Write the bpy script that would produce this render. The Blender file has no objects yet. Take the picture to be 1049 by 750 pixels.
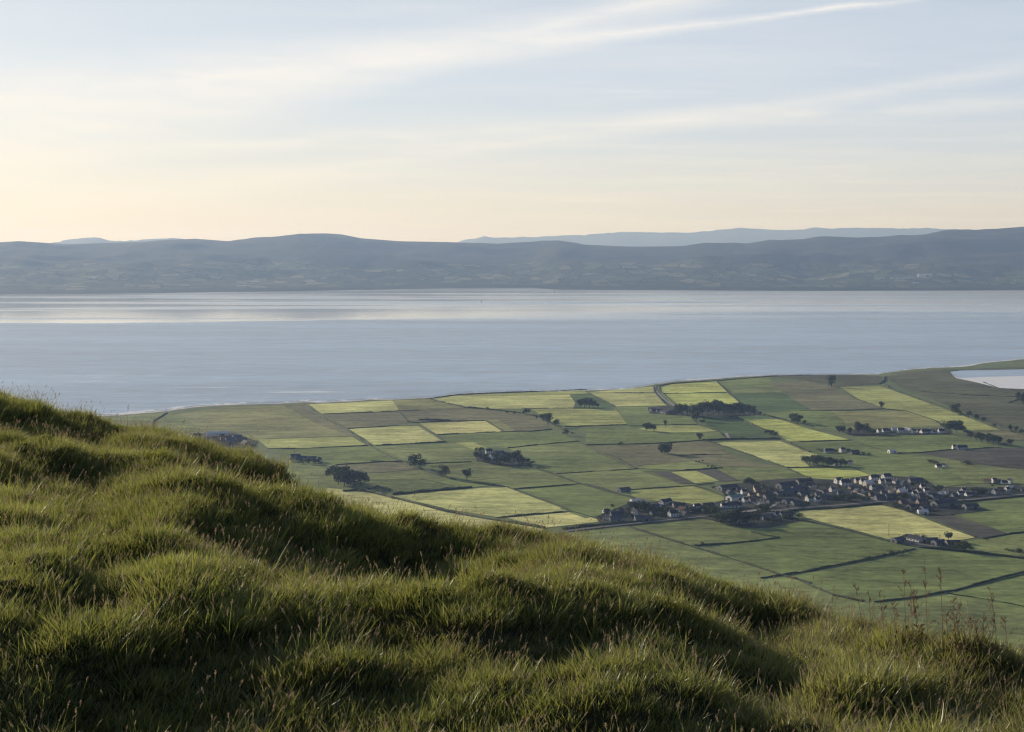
import bpy, bmesh, math, random
from mathutils import Vector, noise, Matrix
R = math.radians
random.seed(7)
SC = bpy.context.scene
COL = SC.collection
F = 1441.0; CX = 524.5; CY = 375.0; EYE = 300.0
P = math.atan(121.0 / F)
SUN_AZ = R(-47); SUN_EL = R(15.5)          # azimuth from +Y, negative = left
SUND = Vector((math.sin(SUN_AZ) * math.cos(SUN_EL), math.cos(SUN_AZ) * math.cos(SUN_EL), math.sin(SUN_EL)))

# ---------------------------------------------------------------- survey helpers
def ray(px, py):
    u = CY - py
    return Vector((px - CX, F * math.cos(P) + u * math.sin(P), -F * math.sin(P) + u * math.cos(P)))
def gp(px, py, z=0.0):
    d = ray(px, py); t = (EYE - z) / -d.z
    return Vector((d.x * t, d.y * t, z))
ZM = {'A': (130, 370, 3.885), 'B': (380, 370, 3.885), 'C': (600, 370, 4.56), 'D': (819, 370, 4.56),
      'E': (590, 470, 4.56), 'F': (819, 470, 4.56), 'U': (820, 465, 8.07), 'V': (700, 465, 8.07),
      'W': (930, 465, 8.815), 'X': (600, 490, 8.07), 'Q': (180, 420, 6.556), 'P': (0, 0, 1)}
def zp(zm, x, y):
    o = ZM[zm]; return o[0] + x / o[2], o[1] + y / o[2]
def zg(zm, x, y, z=0.0):
    return gp(*zp(zm, x, y), z)
def interp(tab, x):
    if x <= tab[0][0]: return tab[0][1]
    for (a, b), (c, d) in zip(tab, tab[1:]):
        if x <= c: return b + (d - b) * (x - a) / (c - a)
    return tab[-1][1]
def smooth(a, b, x):
    t = max(0.0, min(1.0, (x - a) / (b - a))); return t * t * (3 - 2 * t)
ORD = ['zeroth', 'first', 'second', 'third', 'fourth', 'fifth', 'sixth', 'seventh', 'eighth', 'ninth', 'tenth', 'eleventh', 'twelfth',
       'thirteenth', 'fourteenth', 'fifteenth', 'sixteenth', 'seventeenth', 'eighteenth', 'nineteenth', 'twentieth']
def ordinal(n):
    if n <= 20: return ORD[n]
    return {2: 'twenty', 3: 'thirty', 4: 'forty'}[n // 10] + (('-' + ORD[n % 10]) if n % 10 else 'th')

# ---------------------------------------------------------------- object helpers
def tag(o, label=None, cat=None, group=None, kind=None):
    if label: o['label'] = label
    if cat: o['category'] = cat
    if group: o['group'] = group
    if kind: o['kind'] = kind
    return o
def empty(name, loc, rz=0):
    o = bpy.data.objects.new(name, None); COL.objects.link(o)
    o.location = loc; o.rotation_euler = (0, 0, rz); o.empty_display_size = 1
    return o
def meshobj(name, verts, faces, mat=None, parent=None, smooth_=False, link=True):
    me = bpy.data.meshes.new(name); me.from_pydata([tuple(v) for v in verts], [], faces); me.update()
    if mat: me.materials.append(mat)
    if smooth_: me.polygons.foreach_set('use_smooth', [True] * len(me.polygons))
    o = bpy.data.objects.new(name, me)
    if link: COL.objects.link(o)
    if parent: o.parent = parent
    return o
def copy_tree(o, parent=None):
    c = o.copy(); COL.objects.link(c)
    if parent: c.parent = parent
    for ch in CH.get(o.name, []): copy_tree(ch, c)
    return c
CH = {}
def note_children(root):
    for o in bpy.data.objects:
        if o.parent: CH.setdefault(o.parent.name, [])
        if o.parent and o not in CH[o.parent.name]: CH[o.parent.name].append(o)

# ---------------------------------------------------------------- materials
class NT:
    def __init__(s, name, world=None):
        if world: s.t = world.node_tree
        else:
            s.m = bpy.data.materials.new(name); s.m.use_nodes = True; s.t = s.m.node_tree
        s.t.nodes.clear()
    def n(s, typ, ins=None, **kw):
        nd = s.t.nodes.new(typ)
        for k, v in kw.items(): setattr(nd, k, v)
        for k, v in (ins or {}).items():
            sock = nd.inputs[k]
            if isinstance(v, bpy.types.NodeSocket): s.t.links.new(v, sock)
            else: sock.default_value = v
        return nd
    def math(s, op, a, b=None, c=None, clamp=False):
        nd = s.n('ShaderNodeMath', operation=op, use_clamp=clamp)
        for i, v in enumerate((a, b, c)):
            if v is None: continue
            if isinstance(v, bpy.types.NodeSocket): s.t.links.new(v, nd.inputs[i])
            else: nd.inputs[i].default_value = v
        return nd.outputs[0]
    def mix(s, f, a, b, typ='MIX'):
        nd = s.n('ShaderNodeMix', data_type='RGBA', blend_type=typ)
        for i, v in ((0, f), (6, a), (7, b)):
            if isinstance(v, bpy.types.NodeSocket): s.t.links.new(v, nd.inputs[i])
            else: nd.inputs[i].default_value = v if i == 0 else (*v[:3], 1)
        return nd.outputs[2]
    def ramp(s, f, stops, interp_='LINEAR'):
        nd = s.n('ShaderNodeValToRGB', {'Fac': f}); cr = nd.color_ramp; cr.interpolation = interp_
        while len(cr.elements) > 1: cr.elements.remove(cr.elements[-1])
        for i, (p, c) in enumerate(stops):
            e = cr.elements[0] if i == 0 else cr.elements.new(p)
            e.position = p; e.color = (*c[:3], 1) if len(c) > 1 else (c[0], c[0], c[0], 1)
        return nd.outputs[0]
    def sm(s, v, a, b):
        nd = s.n('ShaderNodeMapRange', {'From Min': a, 'From Max': b}, interpolation_type='SMOOTHSTEP')
        s.t.links.new(v, nd.inputs['Value']); return nd.outputs[0]
    def pos(s):
        return s.n('ShaderNodeNewGeometry').outputs['Position']
    def noise(s, vec, scale, detail=3, rough=.5, loc=(0, 0, 0), sc=(1, 1, 1), rot=0):
        mp = s.n('ShaderNodeMapping', {'Vector': vec, 'Location': loc, 'Scale': sc, 'Rotation': (0, 0, rot)})
        return s.n('ShaderNodeTexNoise', {'Vector': mp.outputs[0], 'Scale': scale, 'Detail': detail, 'Roughness': rough}).outputs['Fac']
    def out(s, col, rough=.9, spec=.2, bump=None, bstr=.3, bdist=1):
        b = s.n('ShaderNodeBsdfPrincipled', {'Base Color': col if isinstance(col, bpy.types.NodeSocket) else (*col, 1), 'Roughness': rough,
                                             'Specular IOR Level': spec})
        if bump is not None:
            s.t.links.new(s.n('ShaderNodeBump', {'Height': bump, 'Strength': bstr, 'Distance': bdist}).outputs[0], b.inputs['Normal'])
        s.n('ShaderNodeOutputMaterial', {'Surface': b.outputs[0]}); return s.m

def flat_mat(name, col, var=.25, scale=.6, rough=.85):
    s = NT(name); p = s.pos(); f = s.noise(p, scale, 4, .6)
    return s.out(s.mix(f, [c * (1 - var) for c in col], [min(1, c * (1 + var)) for c in col]), rough)

def field_mat(name, col, alt, rot=0.3, stripe=.25):
    g_ = (2.36, 2.26, 2.15); col = [q * k for q, k in zip(col, g_)]; alt = [q * k * .80 for q, k in zip(alt, g_)]
    s = NT(name); p = s.pos()
    a = s.noise(p, .006, 4, .55, sc=(1, 1.3, 1)); b = s.noise(p, .05, 5, .65, sc=(1, 1.5, 1), rot=rot)
    c = s.noise(p, .02, 3, .6, sc=(.12, 3.2, 1), rot=rot)      # mowing / grazing bands
    w = s.n('ShaderNodeTexWave', {'Vector': s.n('ShaderNodeMapping', {'Vector': p, 'Rotation': (0, 0, rot + .25)}).outputs[0], 'Scale': .022,
                                  'Distortion': 2.5, 'Detail': 2, 'Detail Scale': .6}, bands_direction='Y').outputs['Fac']
    f = s.math('ADD', s.math('MULTIPLY', s.sm(a, .35, .65), .5), s.math('MULTIPLY', s.sm(b, .3, .7), .35))
    f = s.math('ADD', f, s.math('MULTIPLY', s.sm(c, .42, .62), stripe))
    f = s.math('ADD', f, s.math('MULTIPLY', w, stripe * .45), clamp=True)
    m = s.mix(f, col, alt)
    d1 = s.noise(p, .14, 4, .7, sc=(.7, 1, 1), rot=rot); d2 = s.noise(p, .028, 4, .62, loc=(9, 4, 0), sc=(.5, 1.6, 1), rot=rot); d3 = s.noise(p, .0045, 3, .5, loc=(2, 8, 0))
    v = s.math('ADD', .30, s.math('MULTIPLY', s.sm(d1, .25, .75), .50)); v = s.math('ADD', v, s.math('MULTIPLY', s.sm(d2, .28, .72), .50)); v = s.math('ADD', v, s.math('MULTIPLY', s.sm(d3, .3, .7), .42))
    tw = s.n('ShaderNodeTexWave', {'Vector': s.n('ShaderNodeMapping', {'Vector': p, 'Rotation': (0, 0, rot - .35)}).outputs[0], 'Scale': .026, 'Distortion': .8, 'Detail': 1}, bands_direction='Y').outputs['Fac']
    v = s.math('SUBTRACT', v, s.math('MULTIPLY', s.sm(tw, .80, 1.0), stripe * .35))
    wet = s.sm(s.noise(p, .011, 5, .7, loc=(1, 5, 3), sc=(.6, 1.5, 1)), .62, .70)
    v = s.math('SUBTRACT', v, s.math('MULTIPLY', wet, .16))
    m = s.mix(1.0, m, s.n('ShaderNodeCombineColor', {0: v, 1: v, 2: v}).outputs[0], 'MULTIPLY')
    return s.out(m, .95, .05)

FM = {
    'Y': field_mat('hay_meadow', (.29, .295, .12), (.24, .26, .095), .35),
    'y': field_mat('cut_silage_meadow', (.31, .30, .125), (.26, .27, .105), .2),
    'L': field_mat('lime_pasture', (.215, .232, .080), (.165, .185, .062), .4),
    'Z': field_mat('bright_aftergrass', (.27, .30, .085), (.215, .245, .070), .25),
    'G': field_mat('green_pasture', (.104, .130, .044), (.083, .108, .038), .3),
    'H': field_mat('grey_green_pasture', (.122, .144, .053), (.092, .113, .042), .5),
    'D': field_mat('dark_pasture', (.065, .098, .036), (.046, .075, .030), .2),
    'O': field_mat('olive_pasture', (.155, .155, .062), (.110, .120, .050), .1),
    'B': field_mat('brown_grass', (.112, .110, .058), (.088, .090, .050), .6),
    'R': field_mat('rough_pasture', (.070, .075, .040), (.055, .060, .034), .2),
    'K': field_mat('bare_plough', (.060, .058, .045), (.042, .044, .036), .4),
}
M = {}
M['shrub'] = flat_mat('hedge_leaves', (.055, .070, .032), .6, .35)
s = NT('tree_leaves'); p = s.pos(); oi_ = s.n('ShaderNodeObjectInfo').outputs['Random']
tc_ = s.mix(oi_, (.055, .078, .030), (.120, .130, .050)); M['crown'] = s.out(s.mix(s.noise(p, .5, 4, .6), tc_, s.mix(oi_, (.07, .09, .035), (.05, .075, .03))), .9, .1)
M['bark'] = flat_mat('bark', (.07, .055, .04), .3, 2)
M['white'] = flat_mat('white_render', (.72, .71, .67), .06, .4)
M['cream'] = flat_mat('cream_render', (.55, .49, .38), .08, .4)
M['greyr'] = flat_mat('grey_pebbledash', (.20, .20, .20), .15, .8)
M['tan'] = flat_mat('tan_render', (.30, .23, .18), .12, .5)
M['slate'] = flat_mat('slate_roof', (.038, .040, .047), .3, .9, .7)
M['bluer'] = flat_mat('blue_grey_roof', (.060, .070, .088), .3, .9, .7)
M['redr'] = flat_mat('clay_roof', (.15, .085, .065), .25, .9)
M['paler'] = flat_mat('pale_sheet_roof', (.66, .62, .57), .10, .4, .5)
M['greenr'] = flat_mat('green_sheet_roof', (.17, .27, .21), .1, .3, .5)
M['darkr'] = flat_mat('dark_sheet_roof', (.035, .037, .042), .3, .4, .6)
M['glassd'] = flat_mat('window_glass', (.03, .035, .04), .2, 1, .15)
M['red'] = flat_mat('red_paint', (.35, .06, .05), .2, 1)
M['road'] = flat_mat('road_asphalt', (.17, .16, .155), .15, .3)
M['track'] = flat_mat('track_gravel', (.33, .30, .26), .2, .3)

# ---------------------------------------------------------------- sky
W = bpy.data.worlds.new('World'); SC.world = W; W.use_nodes = True
s = NT('', W)
SKY_STR = 0.105
sky = s.n('ShaderNodeTexSky', sky_type='NISHITA', sun_disc=False, sun_elevation=SUN_EL, sun_rotation=SUN_AZ, altitude=300,
          air_density=1.0, dust_density=1.6, ozone_density=1.0)
dv = s.n('ShaderNodeVectorMath', {0: s.n('ShaderNodeTexCoord').outputs['Generated']}, operation='NORMALIZE').outputs[0]
sx = s.n('ShaderNodeSeparateXYZ', {0: dv})
zz = s.math('ADD', s.math('MAXIMUM', sx.outputs[2], 0.0), .035)
pl = s.n('ShaderNodeCombineXYZ', {0: s.math('DIVIDE', sx.outputs[0], zz), 1: s.math('DIVIDE', sx.outputs[1], zz)}).outputs[0]
n1 = s.noise(pl, .55, 7, .62, sc=(.8, 1.2, 1), rot=.5)
n2 = s.noise(pl, 1.6, 7, .6, loc=(3, 1, 0), sc=(.35, 1.3, 1), rot=.65)
veil = s.math('ADD', s.math('MULTIPLY', s.sm(n1, .36, .80), .30), s.math('MULTIPLY', s.sm(n2, .50, .85), .26))
def arc(p0, p1, w0, w1, x0, x1, amp, seed):
    """a straight high streak: distance from the great circle through two directions"""
    a = ray(*p0).normalized(); b = ray(*p1).normalized(); nn = a.cross(b).normalized()
    d = s.n('ShaderNodeVectorMath', {0: dv, 1: nn}, operation='DOT_PRODUCT').outputs['Value']
    wob = s.math('MULTIPLY', s.math('SUBTRACT', s.noise(dv, 9, 6, .6, loc=(seed, 0, 0)), .5), .009)
    d = s.math('ABSOLUTE', s.math('ADD', d, wob))
    along = s.math('DIVIDE', sx.outputs[0], s.math('MAXIMUM', sx.outputs[1], .05))
    u = s.sm(along, (x0 - CX) / F, (x1 - CX) / F)
    w = s.math('ADD', s.math('MULTIPLY', u, w1 - w0), w0)
    core = s.math('SUBTRACT', 1.0, s.math('DIVIDE', d, w), clamp=True)
    core = s.math('POWER', core, 1.4)
    tex = s.sm(s.noise(dv, 22, 6, .62, loc=(seed, 2, 0), sc=(.5, 1, 3.2)), .30, .62)
    up = s.sm(sx.outputs[2], .0, .03)
    end = s.math('SUBTRACT', 1.0, s.sm(along, (x1 + 60 - CX) / F, (x1 + 160 - CX) / F)) if x1 < 1040 else 1.0
    return s.math('MULTIPLY', s.math('MULTIPLY', s.math('MULTIPLY', core, s.math('ADD', s.math('MULTIPLY', tex, .7), .3)), amp), s.math('MULTIPLY', end, up))
c1 = arc((930, 1), (400, 60), .034, .0035, 150, 820, 1.0, 1)
c2 = arc((400, 62), (60, 135), .050, .016, -100, 640, .8, 4)
c3 = arc((1049, 104), (560, 131), .010, .010, 300, 1049, .5, 7)
c4 = arc((900, 92), (250, 186), .016, .010, 0, 1000, .45, 9)
c5 = arc((1049, 128), (300, 118), .012, .012, 300, 1049, .12, 12)
mask = veil
for c in (c1, c2, c3, c4, c5):
    mask = s.math('SUBTRACT', 1.0, s.math('MULTIPLY', s.math('SUBTRACT', 1.0, mask, clamp=True), s.math('SUBTRACT', 1.0, c, clamp=True)))
el = s.math('MAXIMUM', sx.outputs[2], 0.0)
sd = s.n('ShaderNodeVectorMath', {0: dv, 1: SUND}, operation='DOT_PRODUCT').outputs['Value']
sunny = s.sm(sd, .25, 1.0)
K = 1.05 / SKY_STR
hz_ = lambda *c: tuple(q * K for q in c)
back = s.sm(sd, -.25, .42)
lowc = s.mix(sunny, s.mix(back, hz_(.14, .16, .21), hz_(.86, .82, .70)), hz_(1.08, .95, .66))
clear = s.mix(s.sm(el, -.03, .115), lowc, s.mix(sunny, s.mix(back, hz_(.09, .13, .20), hz_(.56, .65, .79)), hz_(.69, .76, .84)))
clear = s.mix(s.sm(el, .10, .50), clear, hz_(.055, .10, .23))
base = s.mix(.12, clear, sky.outputs[0])
cloud = s.mix(s.sm(el, 0, .15), hz_(1.08, .97, .76), hz_(.93, .90, .86))
mask = s.math('MULTIPLY', mask, s.math('ADD', .25, s.math('MULTIPLY', back, .75)))
col = s.mix(s.math('MULTIPLY', mask, .85, clamp=True), base, cloud)
bg = s.n('ShaderNodeBackground', {'Color': col, 'Strength': SKY_STR})
s.n('ShaderNodeOutputWorld', {'Surface': bg.outputs[0]})

sl = bpy.data.lights.new('sun', 'SUN'); sl.energy = 5.0; sl.angle = R(.6); sl.color = (1.0, .90, .74)
so = bpy.data.objects.new('sun', sl); COL.objects.link(so)
so.rotation_euler = (-SUND).to_track_quat('-Z', 'Y').to_euler(); so.location = (-50, 50, 400)

# ---------------------------------------------------------------- camera
cd = bpy.data.cameras.new('camera'); cam = bpy.data.objects.new('camera', cd); COL.objects.link(cam)
cam.location = (0, 0, EYE); cam.rotation_euler = (math.pi / 2 - P, 0, 0)
cd.sensor_width = 36; cd.lens = 36 * F / 1049; cd.clip_start = .2; cd.clip_end = 120000
SC.camera = cam
SC.render.resolution_x = 1024; SC.render.resolution_y = 732
SC.view_settings.view_transform = 'Standard'; SC.view_settings.look = 'None'
SC.cycles.max_bounces = 6; SC.cycles.diffuse_bounces = 2; SC.cycles.transmission_bounces = 4; SC.cycles.volume_bounces = 0
SC.cycles.transparent_max_bounces = 4
SC.cycles.use_denoising = True; SC.cycles.pixel_filter_type = 'BLACKMAN_HARRIS'; SC.cycles.filter_width = 1.25; SC.cycles.use_adaptive_sampling = False

# ---------------------------------------------------------------- water
s = NT('lough_water'); p = s.pos(); sp = s.n('ShaderNodeSeparateXYZ', {0: p})
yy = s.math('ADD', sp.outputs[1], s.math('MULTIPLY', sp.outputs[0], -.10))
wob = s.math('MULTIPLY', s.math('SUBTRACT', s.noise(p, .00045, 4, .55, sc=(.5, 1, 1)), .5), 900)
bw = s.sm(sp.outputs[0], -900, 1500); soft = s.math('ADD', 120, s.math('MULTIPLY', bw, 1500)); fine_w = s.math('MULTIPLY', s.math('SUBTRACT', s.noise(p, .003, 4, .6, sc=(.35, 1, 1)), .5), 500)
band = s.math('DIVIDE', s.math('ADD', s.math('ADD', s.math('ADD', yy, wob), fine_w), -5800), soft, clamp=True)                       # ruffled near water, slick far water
right = s.sm(sp.outputs[0], 1700, -900)
streak = s.noise(p, .0012, 5, .62, sc=(.16, 1.5, 1), rot=-.05)
streak2 = s.noise(p, .004, 5, .66, sc=(.45, 2.6, 1), rot=.05); rip = s.noise(p, .018, 5, .7, sc=(.5, 1.6, 1), rot=.1); rip2 = s.noise(p, .0016, 4, .6, loc=(4, 4, 0), sc=(.35, 1.8, 1))
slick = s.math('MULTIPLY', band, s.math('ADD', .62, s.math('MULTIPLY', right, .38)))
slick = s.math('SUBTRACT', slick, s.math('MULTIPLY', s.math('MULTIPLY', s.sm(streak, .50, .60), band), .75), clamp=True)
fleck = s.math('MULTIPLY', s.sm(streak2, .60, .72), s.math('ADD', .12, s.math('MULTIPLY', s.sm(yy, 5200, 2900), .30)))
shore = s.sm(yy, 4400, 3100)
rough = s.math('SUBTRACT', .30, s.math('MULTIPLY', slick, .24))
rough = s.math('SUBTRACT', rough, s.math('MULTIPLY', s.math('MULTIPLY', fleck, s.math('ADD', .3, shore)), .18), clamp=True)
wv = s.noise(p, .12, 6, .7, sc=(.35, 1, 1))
wc = s.mix(fleck, (.30, .42, .56), (.75, .82, .88))  # pale sky glints on the near water, painted into its base colour
wc = s.mix(slick, wc, (.88, .90, .91))  # bright sky sheen of the slick band put into base colour too
wv2 = s.math('ADD', .62, s.math('ADD', s.math('MULTIPLY', s.sm(rip, .3, .7), .42), s.math('MULTIPLY', s.sm(rip2, .3, .7), .34)))  # light and dark sides of ripples painted as tone
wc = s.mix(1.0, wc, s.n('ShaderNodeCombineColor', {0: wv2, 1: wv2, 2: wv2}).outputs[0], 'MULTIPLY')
b = s.n('ShaderNodeBsdfPrincipled', {'Base Color': wc, 'Roughness': rough, 'IOR': 1.33, 'Specular IOR Level': .5})
s.t.links.new(s.n('ShaderNodeBump', {'Height': wv, 'Strength': s.math('SUBTRACT', .25, s.math('MULTIPLY', slick, .22)), 'Distance': 1.2}).outputs[0], b.inputs['Normal'])
s.n('ShaderNodeOutputMaterial', {'Surface': b.outputs[0]})
water_m = s.m
xs = [-16000, 16000]
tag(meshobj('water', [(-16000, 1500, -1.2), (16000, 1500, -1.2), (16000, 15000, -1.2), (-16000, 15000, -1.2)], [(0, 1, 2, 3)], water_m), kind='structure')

# ---------------------------------------------------------------- the plain
coast = [(-700, 470), (-300, 446), (-60, 434), (60, 428), (130, 425), (155, 422.5), (172, 421), (200, 417), (230, 415), (262, 414), (285, 413.6), (312, 412), (330, 413), (345, 411.5),
         (362, 411), (378, 409.5), (400, 409.5), (412, 409), (430, 408), (447, 407.5), (460, 404.5), (480, 403), (500, 402.3), (540, 401.3), (570, 401), (600, 400), (640, 399),
         (660, 396), (672, 393.5), (690, 391), (715, 389.5), (735, 388), (760, 386), (790, 384.6), (820, 384.3), (850, 384), (900, 383.5), (915, 381), (932, 378.5), (950, 377.3),
         (985, 376), (1000, 373.5), (1015, 371), (1035, 369.5), (1049, 368), (1120, 364), (1250, 358), (1500, 352), (1900, 350)]
fine = []
for (a, b), (c, d) in zip(coast, coast[1:]):
    k = max(1, int(abs(c - a) / 3))
    for i in range(k):
        t = i / k; x = a + (c - a) * t; y = b + (d - b) * t
        y += .55 * noise.noise((x * .08, 3, 0)) + .35 * noise.noise((x * .35, 9, 0)) if -60 < x < 1100 else 0
        fine.append((x, y))
s = NT('plain_ground'); p = s.pos()
a_ = s.noise(p, .004, 5, .6); b_ = s.noise(p, .03, 5, .65)
c_ = s.mix(s.sm(a_, .35, .65), (.15, .19, .08), (.20, .23, .10)); c_ = s.mix(s.math('MULTIPLY', s.sm(b_, .5, .75), .6), c_, (.055, .068, .034))
ground_m = s.out(c_, .95, .05)
verts = []; faces = []
for i, (x, y) in enumerate(fine):
    g = gp(x, y, 0); d = (Vector((g.x, g.y, 0)) - Vector((0, 0, 0))).normalized()
    n_ = 14 * noise.noise((g.x * .004, g.y * .004, 0))
    verts += [g + d * 26 + Vector((0, 0, -2.6)), g + d * 12 + Vector((0, 0, -.7)), g, g - d * 30 + Vector((0, 0, 1.8)), Vector((g.x * .06, 120, 1.8)), Vector((g.x * .3, -900, 1.8))]
Wd = 6
nf = len(fine)
bm_faces = [(i * Wd + j, (i + 1) * Wd + j, (i + 1) * Wd + j + 1, i * Wd + j + 1) for i in range(nf - 1) for j in range(Wd - 1)]
gr = meshobj('ground', verts, bm_faces, ground_m)
gr.data.materials.append(flat_mat('beach_sand', (.62, .57, .48), .2, .05)); gr.data.materials.append(flat_mat('dune_grass', (.11, .115, .06), .5, .05))
for i, pf in enumerate(gr.data.polygons):
    j = i % (Wd - 1); pf.material_index = 1 if j <= 1 else (2 if j == 2 else 0)
tag(gr, kind='structure')
s = NT('surf_foam'); p = s.pos(); fo = s.math('ADD', s.noise(p, .035, 5, .7), s.math('MULTIPLY', s.math('SUBTRACT', s.noise(p, .004, 3, .5), .5), .9))
s.out(s.mix(s.sm(fo, .47, .58), (.30, .38, .46), (.82, .82, .80)), .5, .3); sv = []; rs_ = []
for i, (x, y) in enumerate(fine):
    g = gp(x, y, 0); d = Vector((g.x, g.y, 0)).normalized(); w_ = 34 + 22 * noise.noise((g.x * .006, g.y * .006, 3)) + 10 * noise.noise((g.x * .05, g.y * .05, 3))
    sv += [g + d * 14 + Vector((0, 0, -.95)), g + d * (14 + w_) + Vector((0, 0, -1.0))]
tag(meshobj('surf', sv, [(2 * i, 2 * i + 1, 2 * i + 3, 2 * i + 2) for i in range(nf - 1)], s.m), kind='structure')
GZ = 1.8      # level of the plain behind the beach

def sheet(name, zm, pts, mat, z):
    """a flat patch laid over the plain; corners surveyed, edges roughened a little"""
    g = [zg(zm, *q, 0.0) for q in pts]; out = []
    # survey again at the real height so edges meet the hedges
    g = [zg(zm, *q, GZ + z) for q in pts]
    for a, b in zip(g, g[1:] + g[:1]):
        k = max(1, int((b - a).length / 40))
        for i in range(k):
            q = a.lerp(b, i / k); w = 0 if i == 0 else 2.2
            out.append(Vector((q.x + w * noise.noise((q.x * .02, q.y * .02, 1)), q.y + w * noise.noise((q.x * .02, q.y * .02, 5)), GZ + z)))
    bm = bmesh.new(); vs = [bm.verts.new(v) for v in out]
    f = bm.faces.new(vs); f.normal_update()
    if f.normal.z < 0: f.normal_flip()
    bmesh.ops.triangulate(bm, faces=[f]); me = bpy.data.meshes.new(name); bm.to_mesh(me); bm.free()
    me.materials.append(mat); o = bpy.data.objects.new(name, me); COL.objects.link(o)
    return tag(o, kind='structure')

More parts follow.
